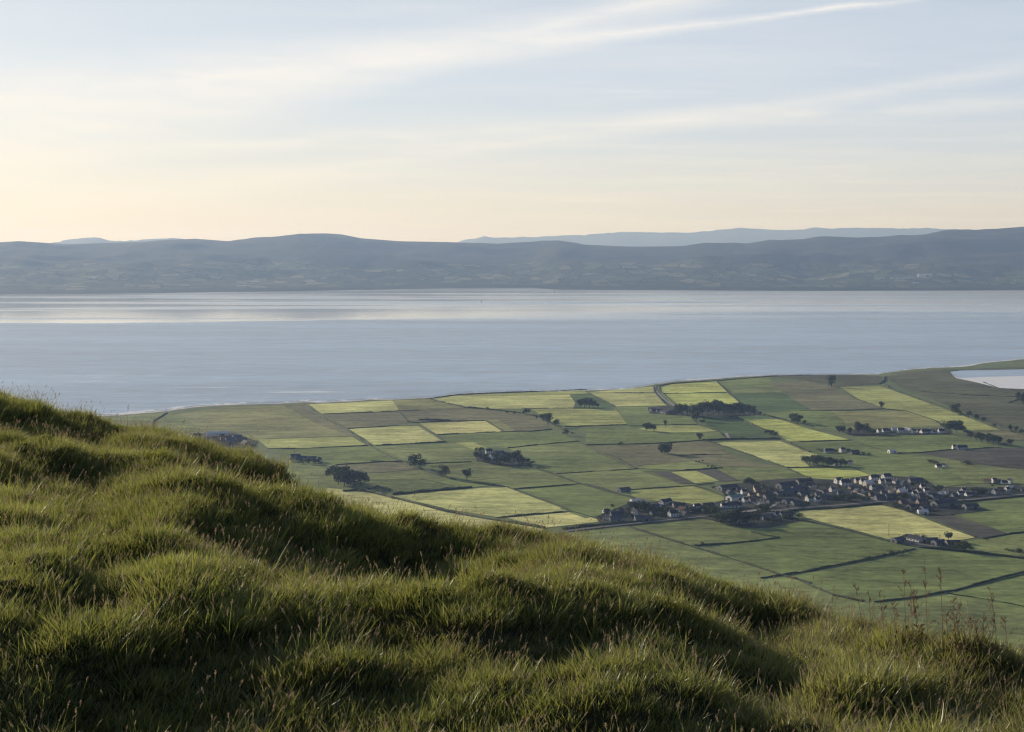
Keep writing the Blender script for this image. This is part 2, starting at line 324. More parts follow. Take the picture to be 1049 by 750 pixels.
FIELDS = [
 ('F', 'H', [(-200, 560), (600, 600), (1200, 700), (1200, 1000), (-200, 1000)]),
 ('D', 'R', [(700, 42), (1200, 20), (1200, 420), (900, 330), (600, 60)]),
 ('A', 'H', [(-60, 225), (0, 217), (100, 210), (160, 205), (105, 243), (95, 290), (-60, 320)]),
 ('A', 'H', [(105, 245), (165, 206), (200, 211), (290, 265), (280, 300), (150, 320), (100, 290)]),
 ('A', 'O', [(200, 211), (390, 182), (500, 180), (620, 176), (760, 250), (895, 298), (560, 308), (400, 330), (270, 300), (290, 265)]),
 ('A', 'B', [(625, 176), (705, 172), (790, 225), (940, 310), (895, 300), (760, 250)]),
 ('A', 'L', [(520, 312), (895, 300), (955, 336), (650, 349), (560, 345)]),
 ('A', 'Y', [(722, 172), (860, 166), (1049, 156), (1085, 165), (1100, 198), (780, 212)]),
 ('B', 'O', [(85, 156), (222, 152), (372, 185), (115, 202)]),
 ('B', 'B', [(-190, 212), (110, 202), (150, 245), (0, 262), (-88, 268)]),
 ('B', 'B', [(115, 202), (372, 187), (520, 200), (640, 218), (700, 245), (715, 272), (640, 280), (525, 280), (470, 238), (190, 243), (148, 243)]),
 ('B', 'Y', [(-88, 270), (0, 262), (185, 257), (292, 322), (16, 335)]),
 ('B', 'y', [(188, 247), (455, 238), (522, 277), (495, 286), (265, 292)]),
 ('B', 'O', [(465, 235), (500, 232), (582, 278), (527, 279)]),
 ('B', 'Y', [(225, 152), (345, 136), (400, 140), (790, 133), (812, 165), (805, 190), (640, 192), (480, 190), (375, 183)]),
 ('B', 'L', [(348, 136), (700, 122), (860, 116), (868, 128), (790, 132), (400, 139)]),
 ('B', 'D', [(790, 135), (868, 128), (972, 178), (905, 189), (808, 186), (812, 165)]),
 ('B', 'L', [(640, 192), (905, 189), (975, 190), (1020, 252), (770, 262), (735, 250), (690, 225)]),
 ('B', 'G', [(265, 295), (715, 276), (830, 318), (600, 340), (545, 347), (460, 343), (400, 322), (295, 320)]),
 ('B', 'L', [(335, 325), (400, 320), (465, 346), (420, 356)]),
 ('B', 'H', [(30, 340), (335, 325), (420, 358), (425, 400), (220, 408), (150, 402)]),
 ('A', 'G', [(600, 352), (955, 338), (1000, 340), (1120, 400), (1049, 401), (830, 413), (640, 400)]),
 ('A', 'H', [(640, 402), (830, 414), (900, 440), (960, 520), (800, 540), (640, 480)]),
 ('B', 'B', [(-140, 413), (0, 402), (145, 402), (200, 430), (0, 445), (-70, 440)]),
 ('B', 'H', [(-130, 440), (0, 447), (200, 434), (250, 470), (0, 472), (-100, 500)]),
 ('B', 'G', [(0, 474), (250, 470), (300, 462), (480, 493), (400, 503), (90, 527), (0, 522), (-60, 490)]),
 ('B', 'H', [(225, 409), (425, 402), (600, 420), (700, 445), (830, 490), (570, 510), (490, 490), (280, 455)]),
 ('B', 'Y', [(85, 537), (400, 506), (540, 502), (795, 597), (510, 622), (310, 590)]),
 ('B', 'y', [(-260, 540), (-170, 505), (-60, 518), (0, 525), (85, 545), (300, 602), (690, 668), (640, 700), (300, 690), (0, 640), (-260, 640)]),
 ('B', 'y', [(540, 624), (800, 600), (930, 637), (700, 662)]),
 ('B', 'G', [(590, 512), (820, 493), (1049, 545), (1110, 563), (1060, 600), (930, 633), (870, 617)]),
 ('B', 'H', [(548, 347), (820, 320), (905, 365), (700, 395), (590, 380)]),
 ('B', 'G', [(595, 383), (905, 365), (1049, 430), (735, 450), (640, 415)]),
 ('B', 'H', [(735, 450), (1049, 432), (1130, 475), (1190, 560), (1049, 543), (830, 490)]),
 ('C', 'Y', [(5, 147), (180, 130), (325, 117), (322, 148), (20, 148)]),
 ('C', 'Y', [(20, 150), (325, 150), (378, 207), (140, 211)]),
 ('C', 'Z', [(345, 125), (400, 108), (610, 95), (662, 146), (355, 151)]),
 ('C', 'Z', [(355, 153), (662, 148), (732, 206), (420, 209)]),
 ('C', 'G', [(140, 214), (420, 210), (480, 250), (530, 298), (200, 308)]),
 ('C', 'L', [(225, 318), (330, 302), (530, 299), (612, 327), (480, 333), (350, 332), (270, 325)]),
 ('C', 'G', [(0, 310), (195, 305), (340, 333), (620, 330), (658, 367), (540, 371), (330, 386), (0, 392)]),
 ('C', 'B', [(20, 402), (330, 387), (590, 374), (672, 433), (440, 442), (500, 465), (270, 485), (225, 500), (90, 430)]),
 ('C', 'H', [(270, 487), (500, 466), (620, 500), (480, 510), (250, 515), (228, 502)]),
 ('C', 'B', [(450, 442), (672, 435), (780, 470), (930, 498), (640, 490), (520, 468)]),
 ('C', 'H', [(640, 492), (930, 498), (1049, 552), (870, 566), (715, 556), (615, 503)]),
 ('C', 'L', [(395, 518), (515, 512), (625, 560), (510, 570)]),
 ('C', 'K', [(320, 520), (395, 516), (512, 570), (440, 572)]),
 ('C', 'K', [(513, 511), (612, 505), (715, 557), (635, 562)]),
 ('C', 'H', [(-40, 470), (90, 432), (240, 507), (440, 574), (500, 582), (200, 602), (0, 562)]),
 ('C', 'L', [(200, 606), (500, 584), (520, 590), (662, 640), (640, 678), (490, 678), (330, 652), (230, 640)]),
 ('C', 'G', [(-50, 572), (0, 577), (230, 648), (150, 700), (0, 735), (-120, 690)]),
 ('C', 'D', [(540, 265), (690, 256), (830, 315), (900, 355), (680, 365), (645, 345), (560, 295)]),
 ('C', 'Z', [(690, 258), (850, 255), (1049, 318), (1240, 368), (1049, 374), (940, 375), (870, 328)]),
 ('C', 'Y', [(600, 381), (905, 373), (1000, 408), (1095, 438), (1015, 462), (1045, 492), (930, 497)]),
 ('C', 'Z', [(935, 500), (1240, 498), (1345, 538), (1300, 560), (1160, 562), (1049, 545)]),
 ('C', 'G', [(615, 95), (740, 82), (850, 75), (900, 122), (662, 126)]),
 ('C', 'H', [(665, 128), (880, 124), (922, 145), (690, 152)]),
 ('C', 'B', [(858, 98), (1049, 95), (1145, 92), (1180, 135), (920, 141)]),
 ('C', 'D', [(692, 155), (922, 148), (1060, 215), (1000, 236), (780, 237), (735, 208)]),
 ('C', 'B', [(926, 146), (1180, 139), (1270, 180), (1400, 220), (1062, 230), (960, 172)]),
 ('D', 'G', [(0, 232), (150, 234), (240, 315), (160, 325), (60, 318), (-160, 245)]),
 ('D', 'O', [(150, 234), (490, 232), (640, 287), (670, 303), (250, 318)]),
 ('D', 'R', [(-160, 68), (0, 65), (290, 62), (390, 72), (372, 108), (170, 120), (0, 85)]),
 ('D', 'L', [(180, 122), (372, 115), (560, 180), (745, 248), (940, 322), (800, 325), (700, 310), (640, 285), (490, 234), (400, 222), (270, 180)]),
 ('D', 'R', [(395, 75), (500, 50), (690, 38), (715, 85), (760, 100), (900, 165), (560, 140), (470, 120)]),
 ('D', 'R', [(475, 122), (560, 142), (900, 167), (1049, 170), (1200, 190), (1200, 290), (960, 295), (830, 262)]),
 ('D', 'G', [(245, 352), (700, 342), (820, 375), (945, 400), (700, 417), (440, 430), (330, 402)]),
 ('D', 'G', [(0, 382), (240, 372), (440, 432), (330, 442), (200, 445), (80, 435), (0, 412)]),
 ('D', 'K', [(555, 430), (760, 412), (945, 404), (1200, 408), (1200, 512), (1049, 502), (960, 497), (800, 475), (690, 450)]),
 ('D', 'B', [(790, 330), (960, 325), (1049, 350), (1049, 368), (985, 375), (900, 365)]),
 ('D', 'G', [(200, 447), (440, 433), (560, 445), (800, 570), (640, 592), (560, 560), (345, 538), (250, 497)]),
 ('D', 'H', [(565, 446), (690, 455), (900, 497), (1200, 515), (1200, 585), (980, 575), (805, 570)]),
 ('F', 'y', [(0, 243), (200, 232), (380, 215), (480, 240), (820, 368), (740, 382), (640, 387), (560, 362), (500, 372), (420, 380), (300, 345), (0, 268)]),
 ('F', 'G', [(705, 255), (890, 240), (800, 205), (1049, 178), (1200, 165), (1200, 335), (980, 350), (860, 305)]),
 ('F', 'K', [(590, 270), (700, 262), (860, 310), (985, 352), (850, 375), (820, 366)]),
 ('F', 'G', [(-350, 272), (0, 290), (160, 325), (300, 360), (540, 418), (340, 470), (0, 532), (-180, 560), (-380, 500)]),
 ('F', 'H', [(822, 382), (985, 355), (1200, 335), (1200, 470), (780, 432), (720, 392)]),
 ('F', 'G', [(-110, 562), (0, 540), (340, 480), (560, 425), (800, 442), (1200, 490), (1200, 505), (550, 650), (350, 670), (100, 620)]),
 ('F', 'H', [(350, 680), (560, 655), (690, 635), (1200, 735), (1200, 900), (500, 900)]),
 ('F', 'G', [(700, 632), (1200, 510), (1200, 728)]),
 ('E', 'H', [(250, 322), (590, 282), (640, 292), (760, 330), (940, 368), (830, 385), (545, 408), (400, 365)]),
 ('E', 'H', [(-50, 345), (250, 322), (540, 412), (960, 545), (1200, 620), (1200, 800), (700, 760), (100, 420)]),
]
for i, (zm, k, pts) in enumerate(FIELDS):
    sheet('field', zm, pts, FM[k], .35 + .0015 * i)
vill_m = None
s = NT('village_yards'); p = s.pos()
v1 = s.noise(p, .03, 5, .7); v2 = s.noise(p, .09, 4, .7, loc=(50, 0, 0))
c_ = s.mix(s.sm(v1, .4, .6), (.030, .038, .026), (.060, .062, .045)); c_ = s.mix(s.sm(v2, .56, .66), c_, (.11, .10, .09))
vill_m = s.out(c_, .9, .1)
for k_, (zm, pts) in enumerate([('F', [(-350, 120), (-100, 95), (0, 88), (160, 98), (350, 75), (580, 90), (640, 132), (850, 132), (1049, 150), (1200, 140), (1200, 160), (1049, 174), (780, 203), (890, 240), (700, 262), (590, 268), (480, 237), (380, 212), (0, 240), (-60, 252), (-350, 250)]),
                ('E', [(650, 128), (740, 122), (1049, 102), (1049, 238), (960, 250), (1049, 290), (900, 322), (780, 322), (640, 285), (590, 275), (250, 310), (120, 312), (90, 270), (250, 205), (450, 197), (600, 218), (690, 192), (700, 172)]),
                ('B', [(420, 360), (470, 350), (570, 365), (600, 395), (660, 398), (590, 420), (500, 412), (420, 395)]),
                ('C', [(290, 215), (420, 205), (800, 225), (820, 248), (560, 262), (400, 250), (300, 245)]),
                ('A', [(230, 300), (330, 282), (430, 285), (520, 320), (500, 345), (260, 340)]),
                ('F', [(420, 382), (500, 350), (640, 375), (800, 400), (760, 432), (560, 410), (480, 400)]),
                ('D', [(180, 322), (700, 312), (700, 340), (400, 345), (250, 350)]), ]):
    sheet('village_ground', zm, pts, vill_m, .80 + .004 * k_)

def ribbon(name, zm, pts, width, mat, z):
    g = [zg(zm, *q, GZ + z) for q in pts]; vs = []; n = len(g)
    for i, q in enumerate(g):
        d = (g[min(i + 1, n - 1)] - g[max(i - 1, 0)]); d.normalize(); nn = Vector((-d.y, d.x, 0)) * width / 2
        vs += [q - nn, q + nn]
    return tag(meshobj(name, vs, [(2 * i, 2 * i + 2, 2 * i + 3, 2 * i + 1)[::-1] for i in range(n - 1)], mat), kind='structure')
ROADS = [
 ('F', 'road', 6, [(-400, 255), (-100, 240), (0, 228), (200, 214), (370, 200), (480, 195), (780, 192), (1049, 165), (1200, 152)]),
 ('E', 'road', 6, [(-100, 345), (30, 327), (250, 303), (590, 268), (780, 262), (900, 252), (960, 240)]),
 ('C', 'track', 5, [(322, 118), (328, 140), (370, 180), (412, 208)]),
 ('C', 'track', 5, [(655, 335), (672, 362)]),
 ('C', 'track', 4, [(780, 700), (850, 690), (900, 660)]),
 ('U', 'track', 5, [(20, 255), (120, 285), (200, 320), (260, 330)]),
 ('U', 'track', 5, [(430, 310), (520, 340), (580, 360), (640, 385)]),
 ('V', 'track', 5, [(480, 480), (560, 470), (640, 455)]),
 ('V', 'track', 4, [(560, 380), (620, 400), (640, 450)]),
 ('F', 'road', 5, [(420, 382), (560, 398), (800, 432), (1049, 462), (1200, 480)]),
 ('A', 'track', 5, [(710, 172), (738, 196)]),
 ('E', 'track', 4, [(640, 130), (740, 150), (800, 190), (870, 225)]),
]
for i, (zm, m, w, pts) in enumerate(ROADS): ribbon('road' if m == 'road' else 'track', zm, pts, w, M[m], .90 + .004 * i)

# lagoon behind the dunes on the right
sheet('sand_flat', 'D', [(703, 52), (735, 80), (830, 100), (930, 126), (1049, 130), (1300, 136), (1300, 62), (1049, 66), (880, 72), (740, 78)], flat_mat('pale_mudflat', (.85, .83, .80), .06, .02, .35), .76)
sheet('lagoon_water', 'D', [(703, 50), (760, 43), (1049, 38), (1300, 32), (1300, 66), (1049, 69), (880, 73), (745, 79)], water_m, .78)
sheet('shore_strip', 'D', [(690, 40), (1049, 26), (1300, 20), (1300, 30), (1049, 36), (760, 41), (703, 48)], FM['R'], .79)

# ---------------------------------------------------------------- hedges
def hedge(zm, pts, label, w=4.0, h=2.4, name='hedge', cat='hedge'):
    w *= .62 if w < 6 else .5; h *= .72
    g = [zg(zm, *q, GZ) for q in pts]; line = []
    for a, b in zip(g, g[1:]):
        k = max(1, int((b - a).length / 4))
        line += [a.lerp(b, i / k) for i in range(k)]
    line.append(g[-1]); n = len(line); o0 = line[n // 2].copy(); vs = []; prof = [(-.5, 0), (-.55, .45), (-.32, .9), (.0, 1.0), (.34, .88), (.55, .4), (.5, 0)]
    for i, q in enumerate(line):
        d = line[min(i + 1, n - 1)] - line[max(i - 1, 0)]; d.z = 0; d.normalize(); nn = Vector((-d.y, d.x, 0))
        hh = h * (1 + .55 * noise.noise((q.x * .06, q.y * .06, 3)) + .45 * noise.noise((q.x * .25, q.y * .25, 7)))
        if noise.noise((q.x * .021, q.y * .021, 11)) > .30: hh *= .4
        for (a, b) in prof:
            j = .35 * noise.noise((q.x * .4 + a * 9, q.y * .4, b * 5))
            v = q + nn * (a * w * (1 + j)) + Vector((0, 0, hh * b * (1 + j * .6) - .05)); v.z += .45; vs.append(v - o0)
    k = len(prof)
    fs = [(i * k + j, (i + 1) * k + j, (i + 1) * k + j + 1, i * k + j + 1)[::-1] for i in range(n - 1) for j in range(k - 1)]
    fs += [tuple(range(k)), tuple(range((n - 1) * k, n * k))[::-1]]
    o = meshobj(name, vs, fs, M['shrub']); o.location = o0
    return tag(o, label, cat, 'hedges between the fields')
HEDGES = [
 ('A', [(100, 275), (105, 240), (160, 207)], 'short curved hedge nearest the grassy slope, reaching the left end of the beach'),
 ('A', [(700, 170), (740, 200), (790, 230), (880, 278), (965, 336), (1049, 385), (1121, 410), (1210, 445), (1330, 480), (1461, 496)], 'long dark hedge slanting from the beach down past the left hay meadows'),
 ('A', [(560, 348), (650, 350), (960, 337)], 'thin hedge along the lower edge of the left lime field', 2.5, 1.5),
 ('A', [(780, 212), (1060, 200), (1170, 196)], 'thin hedge under the upper left hay field beside the water', 2.5, 1.5),
 ('A', [(830, 414), (1049, 401), (1120, 401)], 'thin hedge under the plain green field on the left', 2.5, 1.4),
 ('A', [(880, 270), (1049, 260), (1160, 256)], 'thin hedge between brown grass and the bright left hay field', 3, 1.6),
 ('A', [(940, 520), (1000, 500), (1080, 530)], 'dark scrubby hedge on the right of the left grove', 6, 3),
 ('A', [(860, 520), (935, 515), (1010, 530), (1060, 548)], 'thick hedge just under the left grove of round trees', 7, 3),
 ('B', [(110, 203), (148, 243), (190, 248), (292, 322)], 'stepped hedge on the right side of the bright left hay field', 3, 1.8),
 ('B', [(18, 336), (180, 328), (300, 322)], 'hedge along the lower edge of the bright left hay field', 5, 2),
 ('B', [(230, 152), (300, 168), (375, 185), (440, 190), (520, 198), (600, 208), (660, 220), (730, 255), (800, 288)], 'long curving hedge with bushes below the upper hay fields', 6, 3),
 ('B', [(225, 152), (345, 135), (480, 128), (700, 121), (860, 115)], 'dark scrub line along the edge of the beach left of centre', 7, 2.2),
 ('B', [(145, 243), (190, 245), (300, 240), (455, 238), (525, 280), (640, 281), (720, 272)], 'thin hedge around the top of the small pale hay field', 3, 1.8),
 ('B', [(190, 235), (250, 236), (315, 240)], 'short bushy row above the small pale hay field', 5, 3.5),
 ('B', [(265, 293), (400, 288), (500, 284)], 'hedge under the small pale hay field', 3, 1.6),
 ('B', [(0, 400), (140, 403), (220, 409), (400, 402)], 'thin hedge running left from the farm among trees', 3, 1.5),
 ('B', [(545, 347), (700, 330), (830, 320)], 'thin hedge above and right of the farm among trees', 3, 1.5),
 ('B', [(590, 405), (700, 440), (830, 488), (940, 520), (1049, 546)], 'long hedge slanting right from the farm among trees', 5, 2),
 ('B', [(85, 532), (240, 518), (400, 505)], 'thick dark hedge along the top left of the large hay field', 9, 3.5),
 ('B', [(0, 520), (85, 545), (300, 598), (420, 622), (560, 645), (690, 665)], 'long thick hedge along the bottom of the large hay field', 8, 2.8),
 ('B', [(480, 493), (540, 502), (795, 597), (930, 636)], 'hedge slanting along the right edge of the large hay field', 3.5, 1.8),
 ('B', [(500, 624), (640, 612), (800, 599)], 'short hedge between the large hay field and the pale corner field', 4, 2),
 ('B', [(570, 510), (700, 500), (830, 490)], 'thin hedge right of the large hay field apex', 2.5, 1.4),
 ('B', [(770, 262), (1020, 254)], 'thin hedge under the lime field in the middle', 2.5, 1.4),
 ('B', [(730, 450), (900, 440), (1049, 431)], 'faint hedge across the middle green fields', 2.5, 1.3),
 ('B', [(900, 365), (960, 390), (1049, 432)], 'faint slanting hedge beside the brown middle field', 2.5, 1.3),
 ('B', [(600, 190), (805, 188), (910, 188)], 'thin hedge between two upper lime fields', 2.5, 1.3),
 ('B', [(200, 470), (330, 500)], 'faint short hedge left of the row of lone trees', 2.5, 1.3),
 ('C', [(20, 149), (180, 149), (322, 149)], 'thin hedge dividing the two pale fields near the beach', 2.5, 1.4),
 ('C', [(0, 143), (60, 172), (138, 212)], 'slanting hedge beside the dark scrubby field near the beach', 4, 1.8),
 ('C', [(318, 118), (322, 148), (370, 200), (400, 212)], 'hedge on the left side of the beach lane', 5, 2.6),
 ('C', [(345, 118), (345, 140), (420, 206)], 'hedge on the right side of the beach lane', 4, 2.2),
 ('C', [(355, 152), (662, 147)], 'thin hedge dividing the two lime fields right of the beach lane', 2.5, 1.4),
 ('C', [(612, 95), (662, 145), (735, 208)], 'slanting hedge on the right edge of the lime fields by the lane', 4, 1.8),
 ('C', [(330, 118), (400, 106), (560, 95), (610, 93), (850, 73), (1049, 66)], 'dark scrub line along the beach right of the lane', 7, 2),
 ('C', [(200, 305), (330, 300), (530, 298)], 'thin hedge above the narrow lime strip', 2.5, 1.3),
 ('C', [(480, 252), (530, 300), (620, 330), (660, 366)], 'hedge slanting down from the dark shelter belt', 4, 2),
 ('C', [(540, 372), (700, 366), (905, 365)], 'very dark hedge above the pale hay field in the middle right', 7, 3.2),
 ('C', [(550, 374), (600, 385), (760, 437), (930, 497), (1049, 550)], 'long hedge along the lower left edge of the pale hay field', 4, 2),
 ('C', [(690, 256), (760, 290), (830, 325), (905, 362), (960, 388), (1049, 425)], 'slanting hedge below the bright lime field on the right', 7, 3),
 ('C', [(830, 250), (900, 268), (1000, 292), (1060, 310)], 'hedge above the bright lime field on the right', 5, 2.4),
 ('C', [(0, 392), (330, 386), (540, 371)], 'thin hedge above the brown field in the middle', 3, 1.5),
 ('C', [(90, 430), (160, 462), (240, 505)], 'short slanting hedge left of the brown middle field', 4, 2),
 ('C', [(230, 503), (440, 512), (640, 500)], 'thin hedge above the two ploughed strips', 3, 1.5),
 ('C', [(430, 442), (670, 434)], 'thin hedge across the brown middle field', 2.5, 1.3),
 ('C', [(0, 575), (120, 610), (260, 655)], 'hedge slanting down into the left end of the village', 4, 2),
 ('C', [(200, 603), (500, 582), (600, 572)], 'thin hedge below the two ploughed strips', 2.5, 1.3),
 ('C', [(500, 582), (580, 604), (660, 640)], 'thin hedge slanting down to the green roofed barn', 3, 1.6),
 ('C', [(935, 498), (1120, 497), (1240, 497)], 'thin hedge between two pale fields above the village', 3, 1.5),
 ('D', [(390, 112), (450, 140), (560, 180), (700, 225), (800, 262), (900, 300), (1049, 350), (1200, 400)], 'long thick hedge slanting across the right side to the dark field', 8, 3.4),
 ('D', [(375, 108), (400, 88)], 'tiny bushy hedge at the top corner of the long lime field', 7, 3),
 ('D', [(180, 122), (270, 180), (400, 225), (500, 235), (580, 262), (650, 285)], 'thin curved hedge left of the long lime field', 4, 2),
 ('D', [(0, 231), (200, 233), (400, 225)], 'thin level hedge below the upper brown field on the right', 2.5, 1.4),
 ('D', [(0, 377), (240, 370)], 'thin hedge below the right end of the bright lime field', 2.5, 1.4),
 ('D', [(440, 431), (560, 430), (700, 416), (940, 404)], 'thin hedge above the dark moor field on the right', 3, 1.6),
 ('D', [(560, 142), (800, 160), (1049, 168)], 'faint hedge across the rough pasture near the lagoon', 4, 1.8),
 ('D', [(980, 195), (1020, 180), (1060, 175)], 'short dark hedge near the right border under the lagoon', 6, 2.5),
 ('D', [(860, 100), (930, 128), (1000, 134)], 'low scrub on the near edge of the white lagoon', 5, 2),
 ('D', [(640, 285), (700, 310), (800, 330)], 'short hedge right of the row of houses in the upper right', 5, 2.4),
 ('D', [(250, 378), (330, 402), (440, 430)], 'thin hedge slanting below the row of houses in the upper right', 2.5, 1.3),
 ('F', [(-320, 262), (0, 243), (200, 230), (380, 213)], 'very dark hedge between the village street and the yellow field', 6, 2.6),
 ('F', [(380, 213), (480, 240), (590, 275), (820, 368)], 'hedge along the right edge of the yellow field below the village', 3, 1.6),
 ('F', [(-280, 262), (0, 288), (100, 305), (300, 355), (420, 388), (560, 415), (700, 428), (860, 445), (1049, 468), (1200, 485)], 'long thick hedge along the lower road to the right border', 6, 2.8),
 ('F', [(-180, 562), (0, 532), (160, 502), (340, 466), (540, 422)], 'thin hedge rising from the grassy slope to the lower farm', 3.5, 1.8),
 ('F', [(350, 672), (550, 650), (700, 622), (900, 568), (1200, 495)], 'hedge behind the tall weeds on the right', 4, 1.8),
 ('F', [(690, 632), (880, 660), (1200, 722)], 'faint hedge slanting to the lower right border', 2.5, 1.3),
 ('F', [(860, 375), (985, 352), (1049, 345), (1200, 333)], 'thin hedge right of the dark ploughed wedge', 4, 1.8),
 ('F', [(740, 205), (800, 200), (1049, 177), (1200, 166)], 'dark hedge below the eastern end of the village street', 6, 2.6),
 ('E', [(-60, 332), (20, 320), (250, 300), (400, 288), (590, 268), (640, 275)], 'thick black hedge along the street in front of the western village', 9, 3),
 ('E', [(250, 320), (400, 368), (540, 410), (760, 480), (960, 546), (1100, 585)], 'long thin hedge slanting down behind the grass crest', 4, 2),
 ('E', [(540, 408), (700, 400), (850, 385), (950, 370)], 'thin hedge right of the lone bush below the village', 3.5, 1.8),
 ('E', [(820, 345), (900, 362), (945, 370)], 'short spur hedge below the village grove', 3, 1.6),
 ('E', [(960, 545), (1049, 532), (1130, 520)], 'short hedge just above the crest of the grassy slope', 3.5, 1.8),
 ('F', [(-20, 560), (60, 600), (160, 640), (300, 670)], 'lowest hedge just above the weeds and grass crest', 4, 2),
 ]
for h in HEDGES: hedge(*h)

# ---------------------------------------------------------------- trees
def crown_mesh(seed, wide=1.0, n=620, bush=False):
    rnd = random.Random(seed); lobes = []
    for i in range(7 if not bush else 4):
        a = rnd.uniform(0, 6.28); r = rnd.uniform(.08, .30) * wide
        lobes.append((Vector((math.cos(a) * r, math.sin(a) * r, rnd.uniform(.34 if not bush else .25, .78 if not bush else .55))), rnd.uniform(.17, .27) * (1 if not bush else 1.25)))
    lobes.append((Vector((0, 0, .6 if not bush else .4)), .26))
    vs = []; fs = []
    for i in range(n):
        c, r = rnd.choice(lobes)
        d = Vector((rnd.gauss(0, 1), rnd.gauss(0, 1), rnd.gauss(0, 1))).normalized()
        q = c + d * r * (rnd.random() ** .35); q.z = max(q.z, .04 if bush else .14)
        s_ = rnd.uniform(.03, .062)
        nrm = (d + Vector((rnd.uniform(-.7, .7), rnd.uniform(-.7, .7), rnd.uniform(-.5, .7)))).normalized()
        t1 = nrm.orthogonal().normalized(); t1.rotate(Matrix.Rotation(rnd.uniform(0, 6.28), 3, nrm)); t2 = nrm.cross(t1)
        b = len(vs)
        vs += [q + t1 * s_, q + t2 * s_ * .8, q - t1 * s_ * 1.1, q - t2 * s_ * .7 + nrm * s_ * .4]; fs.append((b, b + 1, b + 2, b + 3))
    me = bpy.data.meshes.new('crown'); me.from_pydata([tuple(v) for v in vs], [], fs); me.materials.append(M['crown']); return me
def trunk_mesh(seed):
    rnd = random.Random(seed); vs = []; fs = []
    def limb(a, b, r0, r1):
        d = (b - a).normalized(); t1 = d.orthogonal().normalized(); t2 = d.cross(t1); k = len(vs)
        for (q, r) in ((a, r0), (a.lerp(b, .5), (r0 + r1) / 2), (b, r1)):
            for j in range(6): vs.append(q + (t1 * math.cos(j * 1.047) + t2 * math.sin(j * 1.047)) * r)
        for m in range(2):
            for j in range(6): fs.append((k + m * 6 + j, k + m * 6 + (j + 1) % 6, k + m * 6 + 6 + (j + 1) % 6, k + m * 6 + 6 + j))
    limb(Vector((0, 0, -.03)), Vector((0, 0, .32)), .035, .024)
    for i in range(4):
        a = rnd.uniform(0, 6.28); limb(Vector((0, 0, rnd.uniform(.2, .32))), Vector((math.cos(a) * .2, math.sin(a) * .2, rnd.uniform(.5, .7))), .018, .006)
    me = bpy.data.meshes.new('trunk'); me.from_pydata([tuple(v) for v in vs], [], fs); me.materials.append(M['bark']); return me
CROWNS = [crown_mesh(i, 1.0 + .25 * (i % 3)) for i in range(7)]; TRUNKS = [trunk_mesh(i) for i in range(4)]
BUSH = [crown_mesh(40 + i, 1.5, 300, True) for i in range(4)]
def tree(pos, h, label, group, wide=1.0, bush=False):
    k = random.randrange(100)
    if bush:
        o = bpy.data.objects.new('bush', BUSH[k % 4]); COL.objects.link(o); o.location = pos; o.rotation_euler = (0, 0, k)
        o.scale = (h * wide * 1.3, h * wide * 1.3, h * 1.25); return tag(o, label, 'bush', group)
    t = empty('tree', pos, k)
    c = bpy.data.objects.new('crown', CROWNS[k % 7]); COL.objects.link(c); c.parent = t; c.scale = (h * wide, h * wide, h * 1.08)
    b = bpy.data.objects.new('trunk', TRUNKS[k % 4]); COL.objects.link(b); b.parent = t; b.scale = (h, h, h)
    return tag(t, label, 'tree', group)
def trees(zm, desc, where, group, lst, wide=1.0):
    """lst: base x, base y, height, all in survey units"""
    sc = ZM[zm][2]; px = sorted(lst)
    for i, q in enumerate(px):
        g = zg(zm, q[0], q[1], GZ + .35); D = g.length; h = q[2] / sc * D / F
        if len(px) == 1: lab = f'{desc} {where}'
        else:
            o = ordinal(i + 1) + ' from left' if i < len(px) - 1 else 'rightmost'
            if i == 0: o = 'leftmost'
            lab = f'{desc}, {o} of {where}'
        tree(g, max(h * 1.22, 2.8), lab, group, wide * random.uniform(.9, 1.25), bush=h < 6)
